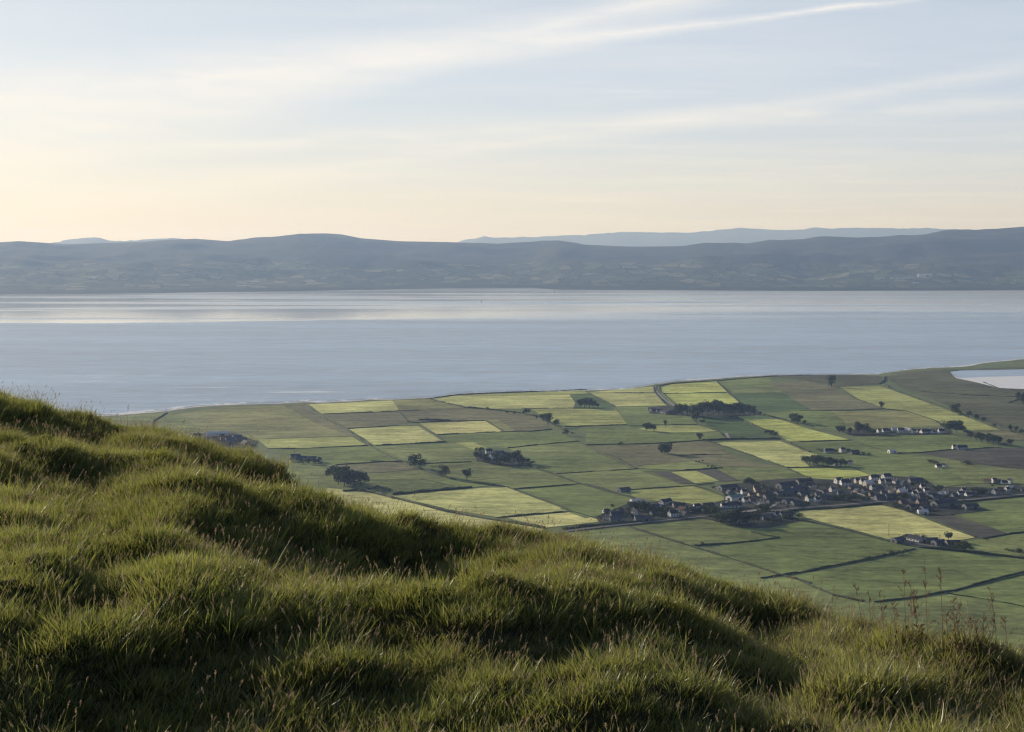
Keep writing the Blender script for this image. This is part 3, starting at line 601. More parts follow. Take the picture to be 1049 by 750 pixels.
T = [
 ('B', 'round field tree', 'the four lone trees left of the farm', 'lone trees along a hedge', [(172, 422, 46), (200, 432, 36), (298, 462, 42), (382, 474, 40)], 1.1),
 ('B', 'dark tree', 'the hedge that curves under the upper hay fields', 'trees along the curving hedge', [(620, 215, 25), (705, 250, 36), (685, 240, 27), (735, 262, 26), (780, 294, 20), (660, 232, 14), (410, 190, 10), (465, 193, 11), (540, 206, 10), (570, 212, 11)], 1.1),
 ('B', 'low dark tree', 'the grove in the scrubby beachside field', 'grove in the scrubby field', [(835, 184, 28), (850, 185, 33), (870, 184, 30), (888, 184, 22), (900, 185, 15)], 1.3),
 ('B', 'farmyard tree', 'the trees around the central farm', 'trees around the central farm', [(425, 397, 32), (440, 362, 18), (452, 402, 28), (470, 408, 24), (500, 412, 36), (525, 414, 36), (548, 408, 34), (572, 404, 42), (590, 412, 34), (605, 410, 24), (622, 408, 18), (420, 356, 14), (640, 408, 12)], 1.1),
 ('A', 'big round tree', 'the grove beside the left grassy slope', 'grove beside the slope', [(825, 472, 50), (850, 482, 54), (880, 492, 52), (905, 497, 52), (928, 490, 46), (842, 490, 38), (866, 498, 38), (890, 500, 34)], 1.25),
 ('C', 'round tree', 'the small clump left of the beach lane shadows', 'small clump in the green field', [(282, 324, 28), (300, 327, 32), (318, 328, 24)], 1.3),
 ('C', 'lone dark tree', 'at the left end of the very dark hedge', 'lone field trees', [(533, 370, 30)], 1.1),
 ('C', 'big shadow-casting tree', 'the clump of trees in the brown middle field', 'clump in the brown field', [(352, 428, 26), (368, 433, 46), (384, 432, 34)], 1.2),
 ('C', 'tiny lone bush', 'in the green field left of the brown field', 'lone field trees', [(162, 390, 16)], 1.0),
 ('C', 'thin lone tree', 'on the narrow lime strip', 'lone field trees', [(372, 304, 24)], .7),
 ('C', 'dark belt tree', 'the long shelter belt below the lime fields', 'trees of the shelter belt', [(430, 250, 38), (452, 252, 44), (475, 254, 44), (500, 262, 48), (520, 280, 40), (525, 262, 48), (545, 260, 54), (570, 254, 55), (595, 252, 56), (620, 250, 55), (645, 250, 46), (665, 252, 45), (690, 252, 50), (715, 252, 48), (740, 252, 44), (765, 252, 38), (790, 252, 24), (812, 250, 14), (545, 296, 20)], 1.3),
 ('C', 'hedgerow bush', 'the lower edge of the bright lime field', 'bushes along the lime field', [(845, 342, 20), (865, 347, 22), (885, 355, 22), (682, 268, 14)], 1.2),
 ('C', 'spreading tree', 'the upper edge of the bright lime field', 'trees above the lime field', [(962, 284, 34), (990, 294, 34), (976, 288, 22), (1020, 298, 18)], 1.2),
 ('C', 'tiny bush', 'the thin hedge in the brown middle field', 'tiny bushes in the middle', [(517, 472, 9), (528, 472, 9), (545, 470, 10), (570, 495, 10), (590, 498, 12), (606, 500, 10)], 1.0),
 ('D', 'lone tree', 'by the upper brown field near the beach', 'lone field trees', [(150, 122, 48)], .8),
 ('D', 'lone bush', 'beside the thin hedge left of the long lime field', 'lone field trees', [(385, 222, 28)], .7),
 ('D', 'hedgerow tree', 'the long thick hedge on the right', 'trees of the long right hedge', [(400, 92, 18), (722, 242, 36), (790, 264, 26), (825, 275, 22), (860, 286, 20), (985, 325, 22), (1010, 332, 22), (1035, 342, 22), (740, 250, 20), (910, 305, 14), (760, 256, 14)], 1.1),
 ('D', 'dark garden tree', 'the left of the upper right row of houses', 'trees left of the house row', [(185, 337, 30), (200, 337, 28), (235, 340, 25), (275, 337, 42), (300, 337, 38), (320, 340, 26), (345, 345, 22)], 1.15),
 ('D', 'large dark tree', 'the right of the upper right row of houses', 'trees right of the house row', [(690, 337, 46), (712, 337, 50), (735, 335, 44), (765, 337, 30), (785, 345, 20)], 1.25),
 ('D', 'round hedge tree', 'the row of trees above the dark moor field', 'tree row above the dark field', [(800, 360, 26), (825, 370, 30), (850, 377, 34), (880, 385, 38), (905, 388, 36), (930, 390, 28), (980, 395, 26), (955, 394, 14)], 1.25),
 ('D', 'shrubby tree', 'the dark copse below the two small roofs', 'dark copse', [(28, 477, 28), (48, 482, 30), (66, 486, 34), (85, 488, 40), (110, 490, 40), (135, 492, 36), (160, 492, 32), (190, 490, 28), (215, 490, 24), (100, 470, 26), (70, 468, 24)], 1.3),
 ('D', 'shade tree', 'the two small roofs above the dark copse', 'trees by the two roofs', [(105, 426, 18), (172, 428, 16), (225, 432, 20), (270, 436, 16), (300, 438, 14), (320, 440, 12)], 1.3),
 ('D', 'dark tree', 'the right border below the lagoon', 'trees near the right border', [(1020, 184, 32), (1044, 204, 44)], .9),
 ('D', 'low bush', 'the small farm at the foot of the moor field', 'bushes by the small farm', [(610, 472, 12), (625, 476, 14), (640, 480, 12), (775, 480, 16), (795, 482, 10)], 1.6),
 ('F', 'small hedge tree', 'the hedge rising to the lower farm', 'trees on the rising hedge', [(322, 470, 20), (400, 452, 12), (435, 450, 22), (452, 448, 14), (470, 446, 18), (495, 436, 16)], 1.1),
 ('F', 'farm tree', 'the lower farm below the yellow field', 'trees at the lower farm', [(695, 384, 34), (512, 378, 22), (548, 374, 20), (575, 378, 22), (600, 398, 14), (728, 425, 30), (745, 432, 38), (768, 434, 42), (790, 424, 26), (720, 410, 18), (680, 408, 14)], 1.15),
 ('F', 'round bush', 'the right border beside the lower road', 'bushes beside the lower road', [(1030, 452, 28), (985, 432, 12), (1004, 436, 12), (965, 428, 10), (870, 380, 8)], 1.1),
 ('E', 'lone bush', 'on the thin hedge below the village', 'lone field trees', [(592, 404, 16)], 1.0),
 ('E', 'village tree', 'the western end of the village', 'trees in the western village', [(255, 240, 34), (275, 244, 36), (300, 246, 40), (325, 250, 46), (355, 256, 34), (380, 262, 30), (215, 252, 24), (405, 260, 34), (430, 268, 38), (455, 217, 18), (185, 262, 20), (130, 272, 16), (110, 282, 14), (520, 252, 22), (545, 250, 24), (570, 250, 22), (600, 240, 25), (618, 262, 36), (500, 262, 20)], 1.15),
 ('E', 'dark grove tree', 'the grove below the long white-walled house', 'grove in the middle of the village', [(635, 270, 44), (655, 285, 48), (675, 300, 46), (700, 304, 54), (725, 306, 58), (750, 306, 58), (775, 306, 50), (800, 306, 42), (850, 295, 36), (872, 258, 40), (885, 260, 34), (900, 300, 26), (925, 296, 22), (950, 292, 20), (975, 282, 24), (830, 300, 40)], 1.25),
 ('E', 'street tree', 'the barns at the top of the village', 'trees by the top barns', [(795, 126, 26), (812, 124, 32), (828, 124, 24), (850, 128, 20), (870, 140, 22), (885, 170, 20), (900, 190, 24), (640, 140, 14)], 1.2),
 ('F', 'garden tree', 'the eastern end of the village', 'garden trees in the eastern village', [(640, 150, 22), (655, 152, 24), (680, 158, 22), (230, 202, 30), (255, 198, 26), (205, 196, 26), (180, 190, 22), (275, 190, 20), (300, 195, 16), (460, 186, 24), (480, 192, 26), (500, 190, 22), (500, 245, 22), (570, 235, 22), (820, 162, 24), (840, 166, 26), (860, 168, 24), (765, 165, 15), (690, 182, 15), (30, 190, 22), (60, 196, 20), (100, 180, 16), (440, 222, 20), (460, 232, 22), (760, 215, 16), (900, 130, 10), (1000, 148, 16), (1030, 150, 18), (880, 105, 12), (400, 186, 14), (420, 192, 16)], 1.2),
 ('A', 'low shrub', 'the small farmstead beside the left slope', 'shrubs at the left farmstead', [(655, 400, 16), (720, 410, 18), (752, 412, 20), (690, 408, 12), (770, 412, 12)], 1.3),
]
for t in T: trees(*t)

# ---------------------------------------------------------------- houses
def box_v(x0, x1, y0, y1, z0, z1):
    v = [(x0, y0, z0), (x1, y0, z0), (x1, y1, z0), (x0, y1, z0), (x0, y0, z1), (x1, y0, z1), (x1, y1, z1), (x0, y1, z1)]
    return v, [(0, 3, 2, 1), (4, 5, 6, 7), (0, 1, 5, 4), (1, 2, 6, 5), (2, 3, 7, 6), (3, 0, 4, 7)]
def build_house(name, L, Dp, H, RH, wall, roof, two=True, barn=False, chim=2):
    """gabled building: long side along x, ridge along x"""
    t = empty(name, (0, 0, 0)); a, d = L / 2, Dp / 2
    vs = [(-a, -d, -.5), (a, -d, -.5), (a, d, -.5), (-a, d, -.5), (-a, -d, H), (a, -d, H), (a, d, H), (-a, d, H), (-a, 0, H + RH), (a, 0, H + RH)]
    fs = [(0, 1, 5, 4), (2, 3, 7, 6), (1, 2, 6, 9, 5), (3, 0, 4, 8, 7)]
    meshobj('wall', vs, fs, wall, t)
    o = .35; sl_ = RH / d; e = H - o * sl_; th = .18; rv = []
    for x in (-a - .25, a + .25):
        rv += [(x, -d - o, e + .03), (x, 0, H + RH + .03), (x, d + o, e + .03), (x, -d - o, e + th), (x, 0, H + RH + th + .05), (x, d + o, e + th)]
    rf = [(3, 9, 10, 4), (4, 10, 11, 5), (0, 1, 7, 6), (1, 2, 8, 7), (0, 6, 9, 3), (2, 5, 11, 8), (0, 3, 4, 1), (1, 4, 5, 2), (6, 7, 10, 9), (7, 8, 11, 10)]
    r = meshobj('roof', rv, rf, roof, t)
    if not barn:
        for sx_ in ((-1, 1) if chim == 2 else (1,)):
            v, f = box_v(sx_ * (a - .9) - .45, sx_ * (a - .9) + .45, -.35, .35, H + RH - .5, H + RH + 1.2); meshobj('chimney', v, f, wall, r)
        nwin = max(2, int(L / 3.2))
        for fl in range(2 if two else 1):
            for i in range(nwin):
                cx = -a + (i + .5) * L / nwin
                if fl == 0 and i == nwin // 2:
                    v, f = box_v(cx - .5, cx + .5, -d - .03, -d + .1, 0, 2.1); meshobj('door', v, f, M['slate'], t); continue
                z = .9 + fl * 2.7; v, f = box_v(cx - .65, cx + .65, -d - .03, -d + .1, z, z + 1.25); meshobj('window', v, f, M['glassd'], t)
        v, f = box_v(-a - .03, -a + .1, -.6, .6, H - 1.5, H - .3); meshobj('window', v, f, M['glassd'], t)
    else:
        v, f = box_v(-a - .04, -a + .1, -Dp * .2, Dp * .2, 0, H * .8); meshobj('barn_door', v, f, M['darkr'], t)
        v, f = box_v(L * .1, L * .3, -d - .04, -d + .1, 0, H * .75); meshobj('barn_door', v, f, M['darkr'], t)
    for o_ in t.children: pass
    return t
KIND = {   # length, depth, eaves, rise, wall, roof, two, barn, chimneys, look, category
 'w': (11, 7.5, 5.2, 3.2, 'white', 'slate', True, False, 2, 'white two-storey slate-roofed house'),
 'c': (10, 7.5, 5.0, 3.2, 'cream', 'slate', True, False, 2, 'cream two-storey slate-roofed house'),
 'p': (10, 8.5, 4.6, 3.8, 'cream', 'paler', True, False, 1, 'cream house with pale roof'),
 'b': (14, 8, 2.8, 3.0, 'white', 'slate', False, False, 2, 'white slate-roofed bungalow'),
 'g': (13, 8, 3.0, 3.0, 'greyr', 'bluer', False, False, 2, 'grey bungalow'),
 't': (12, 8, 3.0, 2.8, 'tan', 'bluer', False, False, 1, 'tan walled bungalow'),
 'r': (11, 7.5, 3.4, 3.2, 'cream', 'redr', False, False, 1, 'red-roofed cottage'),
 'k': (26, 12, 4.6, 3.0, 'greyr', 'darkr', False, True, 0, 'black-roofed barn'),
 'G': (22, 13, 4.6, 2.8, 'white', 'greenr', False, True, 0, 'big green-roofed barn'),
 'L': (20, 11, 4.2, 2.4, 'white', 'paler', False, True, 0, 'pale-roofed shed'),
 's': (24, 12, 4.2, 2.6, 'greyr', 'bluer', False, True, 0, 'long grey shed'),
}
PROTO = {}
def house(zm, x, y, w, kind, where, count_key):
    K = KIND[kind]; g = zg(zm, x, y, GZ + .75); Dd = g.length; Lm = max(5.5, w / ZM[zm][2] * Dd / F) * .88
    q = max(.55, min(1.7, Lm / K[0]))
    if kind not in PROTO:
        PROTO[kind] = build_house('barn' if K[7] else 'house', *K[:4], M[K[4]], M[K[5]], K[6], K[7], K[8])
        kids = {}
        for o in bpy.data.objects:
            if o.parent: kids.setdefault(o.parent.name, []).append(o)
        CH.update(kids); t = PROTO[kind]
    else: t = copy_tree(PROTO[kind])
    sc_ = min(1.0, max(.72, q ** .5 * .92))
    t.location = g; t.rotation_euler = (0, 0, R(random.gauss(20, 8) if random.random() < .8 else -58 + random.gauss(0, 8))); t.scale = (q, sc_, sc_)
    t['category'] = 'barn' if K[7] else 'house'; t['_x'] = zp(zm, x, y)[0]
    PLACED.append((where, kind, zp(zm, x, y)[0], t))
PLACED = []
def houses(zm, where, lst):
    for (x, y, w, k) in lst: house(zm, x, y, w, k, where, None)
houses('U', 'the eastern village', [(315, 242, 75, 'w'), (372, 265, 95, 'w'), (470, 240, 50, 'c'), (517, 250, 60, 'w'), (560, 268, 80, 'p'), (610, 222, 85, 'w'), (598, 295, 50, 'w'), (650, 300, 80, 'g'),
    (675, 245, 55, 'w'), (710, 212, 85, 'w'), (722, 250, 60, 'c'), (735, 320, 65, 'c'), (782, 245, 50, 'w'), (835, 252, 80, 'g'), (837, 338, 75, 'p'), (900, 335, 50, 'w'), (935, 235, 90, 'g'), (965, 315, 70, 'g'),
    (1000, 360, 70, 'g'), (70, 388, 60, 'w'), (135, 398, 45, 'w'), (655, 375, 100, 'g'), (745, 365, 70, 's'), (850, 410, 70, 't'), (920, 385, 60, 'g'), (60, 262, 50, 't'), (120, 290, 60, 't'), (195, 322, 50, 't'),
    (262, 312, 40, 'w'), (330, 335, 50, 'g'), (275, 372, 60, 'g'), (200, 372, 50, 's'), (420, 290, 50, 't'), (470, 315, 60, 't'), (530, 320, 60, 'r'), (590, 345, 50, 't'), (800, 300, 55, 'g'), (440, 350, 50, 'g'), (940, 350, 45, 'w'), (690, 330, 60, 'g'),
    (20, 300, 60, 's'), (150, 345, 60, 'g'), (30, 345, 70, 's'), (1010, 290, 40, 'w'), (875, 290, 50, 'g')])
houses('V', 'the village centre', [(370, 298, 190, 'k'), (500, 332, 50, 'w'), (425, 380, 150, 'G'), (510, 400, 40, 'w'), (412, 440, 150, 'b'), (332, 447, 45, 'w'), (620, 315, 70, 'r'), (640, 350, 60, 'r'), (700, 335, 60, 'g'),
    (712, 368, 70, 's'), (855, 278, 200, 'k'), (955, 300, 130, 's'), (880, 325, 190, 's'), (1000, 248, 150, 'k'), (1040, 392, 50, 'w'), (870, 405, 110, 's'), (720, 405, 60, 'g'), (648, 425, 45, 'w'), (782, 508, 50, 'b'),
    (625, 530, 80, 'k'), (690, 538, 90, 's'), (500, 570, 90, 'L'), (560, 350, 50, 'r'), (600, 300, 40, 'c'), (940, 420, 60, 's'), (380, 328, 60, 'g'), (460, 310, 40, 't'), (800, 340, 60, 's'), (850, 520, 60, 'k'), (570, 395, 50, 't'), (740, 545, 50, 'g')])
houses('W', 'the eastern street end', [(275, 120, 45, 'b'), (322, 112, 40, 'b'), (778, 258, 50, 'w'), (812, 262, 60, 'g'), (922, 262, 40, 'w'), (870, 268, 60, 'b'), (832, 335, 60, 'r'), (788, 362, 60, 'w'), (935, 320, 80, 'L'), (850, 362, 60, 'r'),
    (897, 340, 40, 'w'), (1012, 330, 80, 'k'), (545, 378, 60, 'b'), (468, 365, 45, 'b'), (497, 350, 35, 'w'), (340, 362, 45, 'w'), (300, 385, 60, 'p'), (165, 352, 40, 'w'), (92, 356, 45, 'c'), (645, 355, 120, 's'), (585, 375, 60, 'g'),
    (130, 450, 110, 't'), (255, 458, 35, 'w'), (330, 470, 280, 'k'), (565, 492, 150, 'k'), (135, 540, 70, 'L'), (30, 345, 55, 'g'), (210, 385, 90, 's'), (250, 400, 90, 's'), (60, 238, 80, 's'), (110, 245, 50, 'g'), (720, 260, 60, 'r'), (420, 385, 60, 'g'), (50, 495, 80, 'k'), (160, 505, 80, 's'), (100, 390, 70, 'g')])
houses('X', 'the western village', [(170, 282, 45, 'b'), (240, 308, 80, 'g'), (300, 300, 65, 'g'), (410, 202, 50, 'L'), (480, 222, 55, 'p'), (660, 208, 125, 'b'), (772, 240, 110, 'k'), (580, 245, 70, 'g'), (640, 250, 60, 'g'),
    (722, 318, 90, 'w'), (800, 275, 80, 'r'), (470, 350, 150, 's'), (920, 255, 65, 'w'), (952, 275, 65, 'g'), (1010, 240, 80, 'k'), (405, 302, 30, 'w'), (182, 338, 35, 'b'), (250, 352, 80, 's'), (880, 265, 50, 'g'), (560, 300, 60, 'g'), (820, 305, 60, 'g'), (520, 260, 60, 'k'), (990, 285, 60, 'g'), (690, 275, 50, 't')])
houses('X', 'the middle of an open green field', [(315, 108, 120, 's')])
houses('A', 'the walled compound by the left slope', [(360, 296, 100, 'L'), (275, 308, 40, 'w'), (300, 318, 60, 's'), (345, 318, 50, 's'), (390, 312, 40, 'g'), (420, 318, 60, 's'), (455, 318, 50, 'k'), (325, 330, 80, 's'), (395, 330, 80, 's'), (475, 332, 60, 'k'), (440, 305, 40, 's'), (265, 325, 40, 'g')])
houses('A', 'the small farmstead beside the left slope', [(685, 392, 35, 'g'), (708, 390, 30, 'b'), (735, 392, 35, 's'), (765, 400, 18, 'w'), (670, 385, 25, 'k')])
houses('B', 'the central farm', [(470, 368, 30, 'w'), (510, 370, 45, 's'), (442, 384, 35, 's'), (482, 394, 35, 'L'), (530, 398, 45, 's'), (530, 378, 35, 'g'), (495, 382, 30, 'k')])
houses('C', 'the farm left of the shelter belt', [(370, 245, 60, 's'), (345, 238, 35, 'g'), (405, 242, 50, 'k'), (318, 235, 30, 'k')])
houses('D', 'the upper right row of houses', [(372, 333, 20, 'w'), (402, 330, 45, 'b'), (440, 330, 30, 'p'), (472, 333, 35, 'w'), (505, 334, 35, 'p'), (530, 336, 30, 'w'), (590, 335, 60, 'b'), (628, 336, 30, 'b'), (660, 337, 30, 'w'), (560, 332, 25, 'g')])
houses('D', 'the two plots above the dark copse', [(135, 426, 55, 'b'), (200, 424, 30, 'w'), (255, 432, 50, 'k')])
houses('D', 'the dark copse', [(238, 482, 16, 'w'), (165, 486, 18, 'w')])
houses('D', 'the left edge of the dark moor field', [(755, 410, 65, 'b'), (725, 410, 25, 'w')])
houses('D', 'the green strip above the copse', [(433, 428, 12, 'L')])
houses('F', 'the lower farm below the yellow field', [(540, 383, 80, 'b'), (615, 390, 60, 's'), (460, 388, 40, 's'), (650, 400, 50, 's'), (715, 405, 45, 'k')])
CAP = {}
ZWHERE = {}
for w_ in sorted(set(a[0] for a in PLACED)):
    for k_ in KIND:
        its = sorted([a for a in PLACED if a[0] == w_ and a[1] == k_], key=lambda a: a[2])
        for i, a in enumerate(its):
            look = KIND[k_][9]
            if len(its) == 1: lab = f'{look}, the only one in {w_}'
            else:
                o = 'leftmost' if i == 0 else ('rightmost' if i == len(its) - 1 else ordinal(i + 1) + ' from left')
                lab = f'{look}, {o} in {w_}'
            lab = lab.replace('in the middle of an', 'standing in an').replace('in the left edge', 'at the left edge').replace('in the upper right row', 'in the upper right row')
            tag(a[3], lab, None, 'buildings of ' + w_)
            del a[3]['_x']

# loose garden trees and bushes among the houses
vill_trees = 0
rnd = random.Random(5)
for (zm, x0, x1, y0, y1, n) in (('F', 0, 150, 110, 225, 14), ('F', 150, 600, 120, 200, 34), ('F', 500, 780, 165, 235, 16), ('E', 700, 1049, 140, 230, 30), ('E', 130, 590, 220, 285, 30), ('E', 800, 1049, 235, 290, 12)):
    for i in range(n):
        x, y = rnd.uniform(x0, x1), rnd.uniform(y0, y1); g = zg(zm, x, y, GZ + .7)
        if any((g - a[3].location).length < 9 for a in PLACED): continue
        tree(g, rnd.uniform(2.6, 6.5), 'small dark garden tree squeezed between the village houses', 'small garden trees between village houses', 1.2, bush=rnd.random() < .6)

# telegraph poles, car
def pole(zm, x, y, hz, lab):
    g = zg(zm, x, y, GZ + .3); h = hz / ZM[zm][2] * g.length / F
    t = empty('telegraph_pole', g, R(20)); v, f = box_v(-.16, .16, -.16, .16, 0, h); meshobj('post', v, f, M['bark'], t)
    v, f = box_v(-1.1, 1.1, -.28, -.17, h - .9, h - .65); meshobj('crossarm', v, f, M['bark'], t); tag(t, lab, 'pole', 'telegraph poles')
pole('F', 417, 362, 56, 'thin telegraph pole standing alone in the yellow field')
pole('F', 465, 372, 20, 'short telegraph pole beside the lower farm roofs')
pole('F', 655, 385, 30, 'telegraph pole right of the lower farm in the yellow field corner')
pole('F', 855, 115, 25, 'telegraph pole above the eastern street end')
def car(zm, x, y, rz, lab, paint):
    t = empty('parked_car', zg(zm, x, y, GZ + 1.0), rz)
    prof = [(-2.1, .35), (2.1, .35), (2.1, .8), (1.2, .95), (.6, 1.45), (-1.2, 1.45), (-1.9, .95), (-2.1, .85)]
    vs = [(a, -.85, b) for a, b in prof] + [(a, .85, b) for a, b in prof]; n = len(prof)
    meshobj('body', vs, [tuple(range(n)), tuple(range(n, 2 * n))[::-1]] + [(i, i + n, (i + 1) % n + n, (i + 1) % n) for i in range(n)], paint, t)
    v, f = box_v(-1.1, .5, -.87, .87, 1.0, 1.35); meshobj('window', v, f, M['glassd'], t)
    for wx in (-1.3, 1.3):
        for wy in (-.8, .8):
            vs = [(wx + .33 * math.cos(k * .785), wy + dy, .33 + .33 * math.sin(k * .785)) for dy in (-.12, .12) for k in range(8)]
            meshobj('wheel', vs, [tuple(range(8)), tuple(range(8, 16))[::-1]] + [(k, k + 8, (k + 1) % 8 + 8, (k + 1) % 8) for k in range(8)], M['darkr'], t)
    tag(t, lab, 'car')
car('C', 335, 142, 1.9, 'white car parked on the lane near the beach', M['white'])
car('C', 664, 350, 1.2, 'white van on the short track above the very dark hedge', M['white'])

# ---------------------------------------------------------------- far shore
def z_at(px, py, D):      # height that a thing at distance D needs to stand at image row py
    d = ray(px, py); return EYE + d.z * D / math.hypot(d.x, d.y)
ridge = [(-500, 256), (-200, 250), (0, 248), (20, 247), (67, 250), (117, 248.5), (150, 247.5), (167, 246), (200, 244.5), (233, 247), (287, 243), (307, 239.8), (333, 239), (350, 240), (370, 244), (410, 247), (460, 248),
         (510, 250), (540, 248), (557, 247), (572, 247), (590, 249), (603, 252), (630, 253), (700, 252), (722, 248.5), (766, 250), (786, 247.5), (822, 247), (842, 243.5), (886, 244), (932, 243), (950, 241), (966, 237), (1000, 236), (1049, 232), (1150, 226), (1300, 224), (1600, 235)]
shore_t = [(-500, 302), (0, 301.5), (150, 300.5), (350, 297.5), (450, 295.5), (545, 295), (575, 297), (700, 297.5), (800, 298), (1049, 297.5), (1500, 299)]
def far_h(px, t):
    """height along a line of sight; t 0 at the shore, 1 at the ridge"""
    Ds = math.hypot(*gp(px, interp(shore_t, px)).xy); Dr = Ds + 4300 + 500 * math.sin(px * .006)
    D = Ds + (Dr - Ds) * t; zr = z_at(px, interp(ridge, px), Dr)
    az = (px - CX) / F; x, y = D * math.sin(az), D * math.cos(az)
    base = (.30 * t + .70 * t * t * (3 - 2 * t)) if t <= 1 else 1 - .35 * (t - 1) ** 1.0 * 2
    n = noise.fractal((x * .00085, y * .0011, 1.3), 1.0, 2.1, 5) * 125 + noise.fractal((x * .004, y * .004, 4), 1.0, 2.0, 4) * 20
    if t <= 1: n *= max(0, math.sin(math.pi * min(t, 1)) ** .7) * (.35 + .65 * t)
    else: n *= .3
    z = zr * base + n
    lim = z_at(px, interp(ridge, px), D)
    if t < .96: z = min(z, lim - 6 * (1 - t))
    return D, max(z, 1.0 if t > .01 else -2)
N1, N2 = 460, 90; vs = []
def far_pt(px, t):
    D, z = far_h(px, t); d = ray(px, 254); h = math.hypot(d.x, d.y)
    return Vector((d.x / h * D, d.y / h * D, z))
for j in range(N2 + 1):
    for i in range(N1 + 1):
        px = -420 + 1900 * i / N1; t = 1.45 * j / N2; vs.append(far_pt(px, t))
        if j == 0: vs[-1].z = -6
fs = [(j * (N1 + 1) + i, j * (N1 + 1) + i + 1, (j + 1) * (N1 + 1) + i + 1, (j + 1) * (N1 + 1) + i) for j in range(N2) for i in range(N1)]
s = NT('far_hillside'); p = s.pos(); sp = s.n('ShaderNodeSeparateXYZ', {0: p}); h_ = sp.outputs[2]
wv_ = s.n('ShaderNodeVectorMath', {0: p, 1: s.n('ShaderNodeVectorMath', {0: s.n('ShaderNodeTexNoise', {'Vector': p, 'Scale': .0012, 'Detail': 3}).outputs['Color'], 1: (260, 260, 0)}, operation='MULTIPLY').outputs[0]}, operation='ADD').outputs[0]
mp = s.n('ShaderNodeMapping', {'Vector': wv_, 'Scale': (.0078, .0066, 0), 'Rotation': (0, 0, .4)}).outputs[0]
vo = s.n('ShaderNodeTexVoronoi', {'Vector': mp, 'Scale': 1.0, 'Randomness': .85}, voronoi_dimensions='2D')
ve = s.n('ShaderNodeTexVoronoi', {'Vector': mp, 'Scale': 1.0, 'Randomness': .85}, voronoi_dimensions='2D', feature='DISTANCE_TO_EDGE').outputs[0]
cell = s.n('ShaderNodeSeparateColor', {0: vo.outputs['Color']}).outputs[0]
farm = s.ramp(cell, [(0, (.045, .065, .03)), (.3, (.08, .11, .045)), (.6, (.13, .16, .06)), (.84, (.20, .21, .09)), (.96, (.36, .33, .18))])
farm = s.mix(s.math('SUBTRACT', 1.0, s.sm(ve, .02, .10), clamp=True), farm, (.018, .028, .015))
woods = s.sm(s.noise(p, .0022, 6, .7), .50, .62)
farm = s.mix(s.math('MULTIPLY', woods, .85), farm, (.022, .034, .018))
fine_ = s.noise(p, .012, 4, .7)
farm = s.mix(s.math('MULTIPLY', s.sm(fine_, .5, .68), .7), farm, (.02, .03, .016))
moor = s.mix(s.sm(s.noise(p, .0016, 5, .6), .4, .6), (.045, .055, .045), (.070, .076, .055))
hh_ = s.math('ADD', h_, s.math('MULTIPLY', s.math('SUBTRACT', s.noise(p, .0009, 4, .6), .5), 260))
c_ = s.mix(s.sm(hh_, 130, 210), farm, moor)
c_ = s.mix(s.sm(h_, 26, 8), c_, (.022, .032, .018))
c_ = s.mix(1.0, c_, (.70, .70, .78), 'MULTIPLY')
far_m = s.out(c_, .95, .05)
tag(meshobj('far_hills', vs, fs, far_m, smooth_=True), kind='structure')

def range_(name, prof, D, mat, x0, x1, depth=3500):
    vs = []; n = 220
    for j, t in enumerate((0, .25, .5, .75, 1, 1.3)):
        for i in range(n + 1):
            px = x0 + (x1 - x0) * i / n; zt = z_at(px, interp(prof, px) + 1.1 * noise.noise((px * .07, 0, D)) + .9 * noise.noise((px * .19, 0, D)), D); dd = D - depth * (1 - t); d = ray(px, 254); h = math.hypot(d.x, d.y)
            z = -40 + (zt + 40) * (t ** .8 if t <= 1 else .7) + (120 * noise.noise((px * .03, t * 3, 2)) if 0 < t < 1 else 0) * (t < .9)
            z = min(z, zt) if t < 1 else z
            vs.append(Vector((d.x / h * dd, d.y / h * dd, z)))
    fs = [(j * (n + 1) + i, j * (n + 1) + i + 1, (j + 1) * (n + 1) + i + 1, (j + 1) * (n + 1) + i) for j in range(5) for i in range(n)]
    tag(meshobj(name, vs, fs, mat, smooth_=True), kind='structure')
mtn = flat_mat('mountain_heath', (.035, .04, .045), .3, .001)
range_('distant_mountains', [(430, 262), (455, 252), (472, 247), (485, 244.5), (497, 242.5), (523, 243.5), (550, 242.5), (583, 241), (600, 241), (617, 239), (635, 238), (650, 237.5), (670, 238), (699, 238.5), (726, 237), (745, 234.5), (762, 233.3), (780, 235), (806, 236), (832, 233.5), (860, 234), (886, 233.3),
       (932, 234), (950, 233.8), (976, 235), (1000, 236), (1049, 240), (1200, 247), (1400, 262)], 29000, mtn, 380, 1450)
range_('distant_peaks', [(-200, 262), (0, 255), (40, 250.5), (57, 248.5), (70, 245.5), (80, 244), (97, 243), (107, 245), (113, 246.5), (125, 247), (150, 245.5), (165, 244), (185, 244.5), (200, 246), (260, 252), (330, 262)], 24000, mtn, -200, 330)

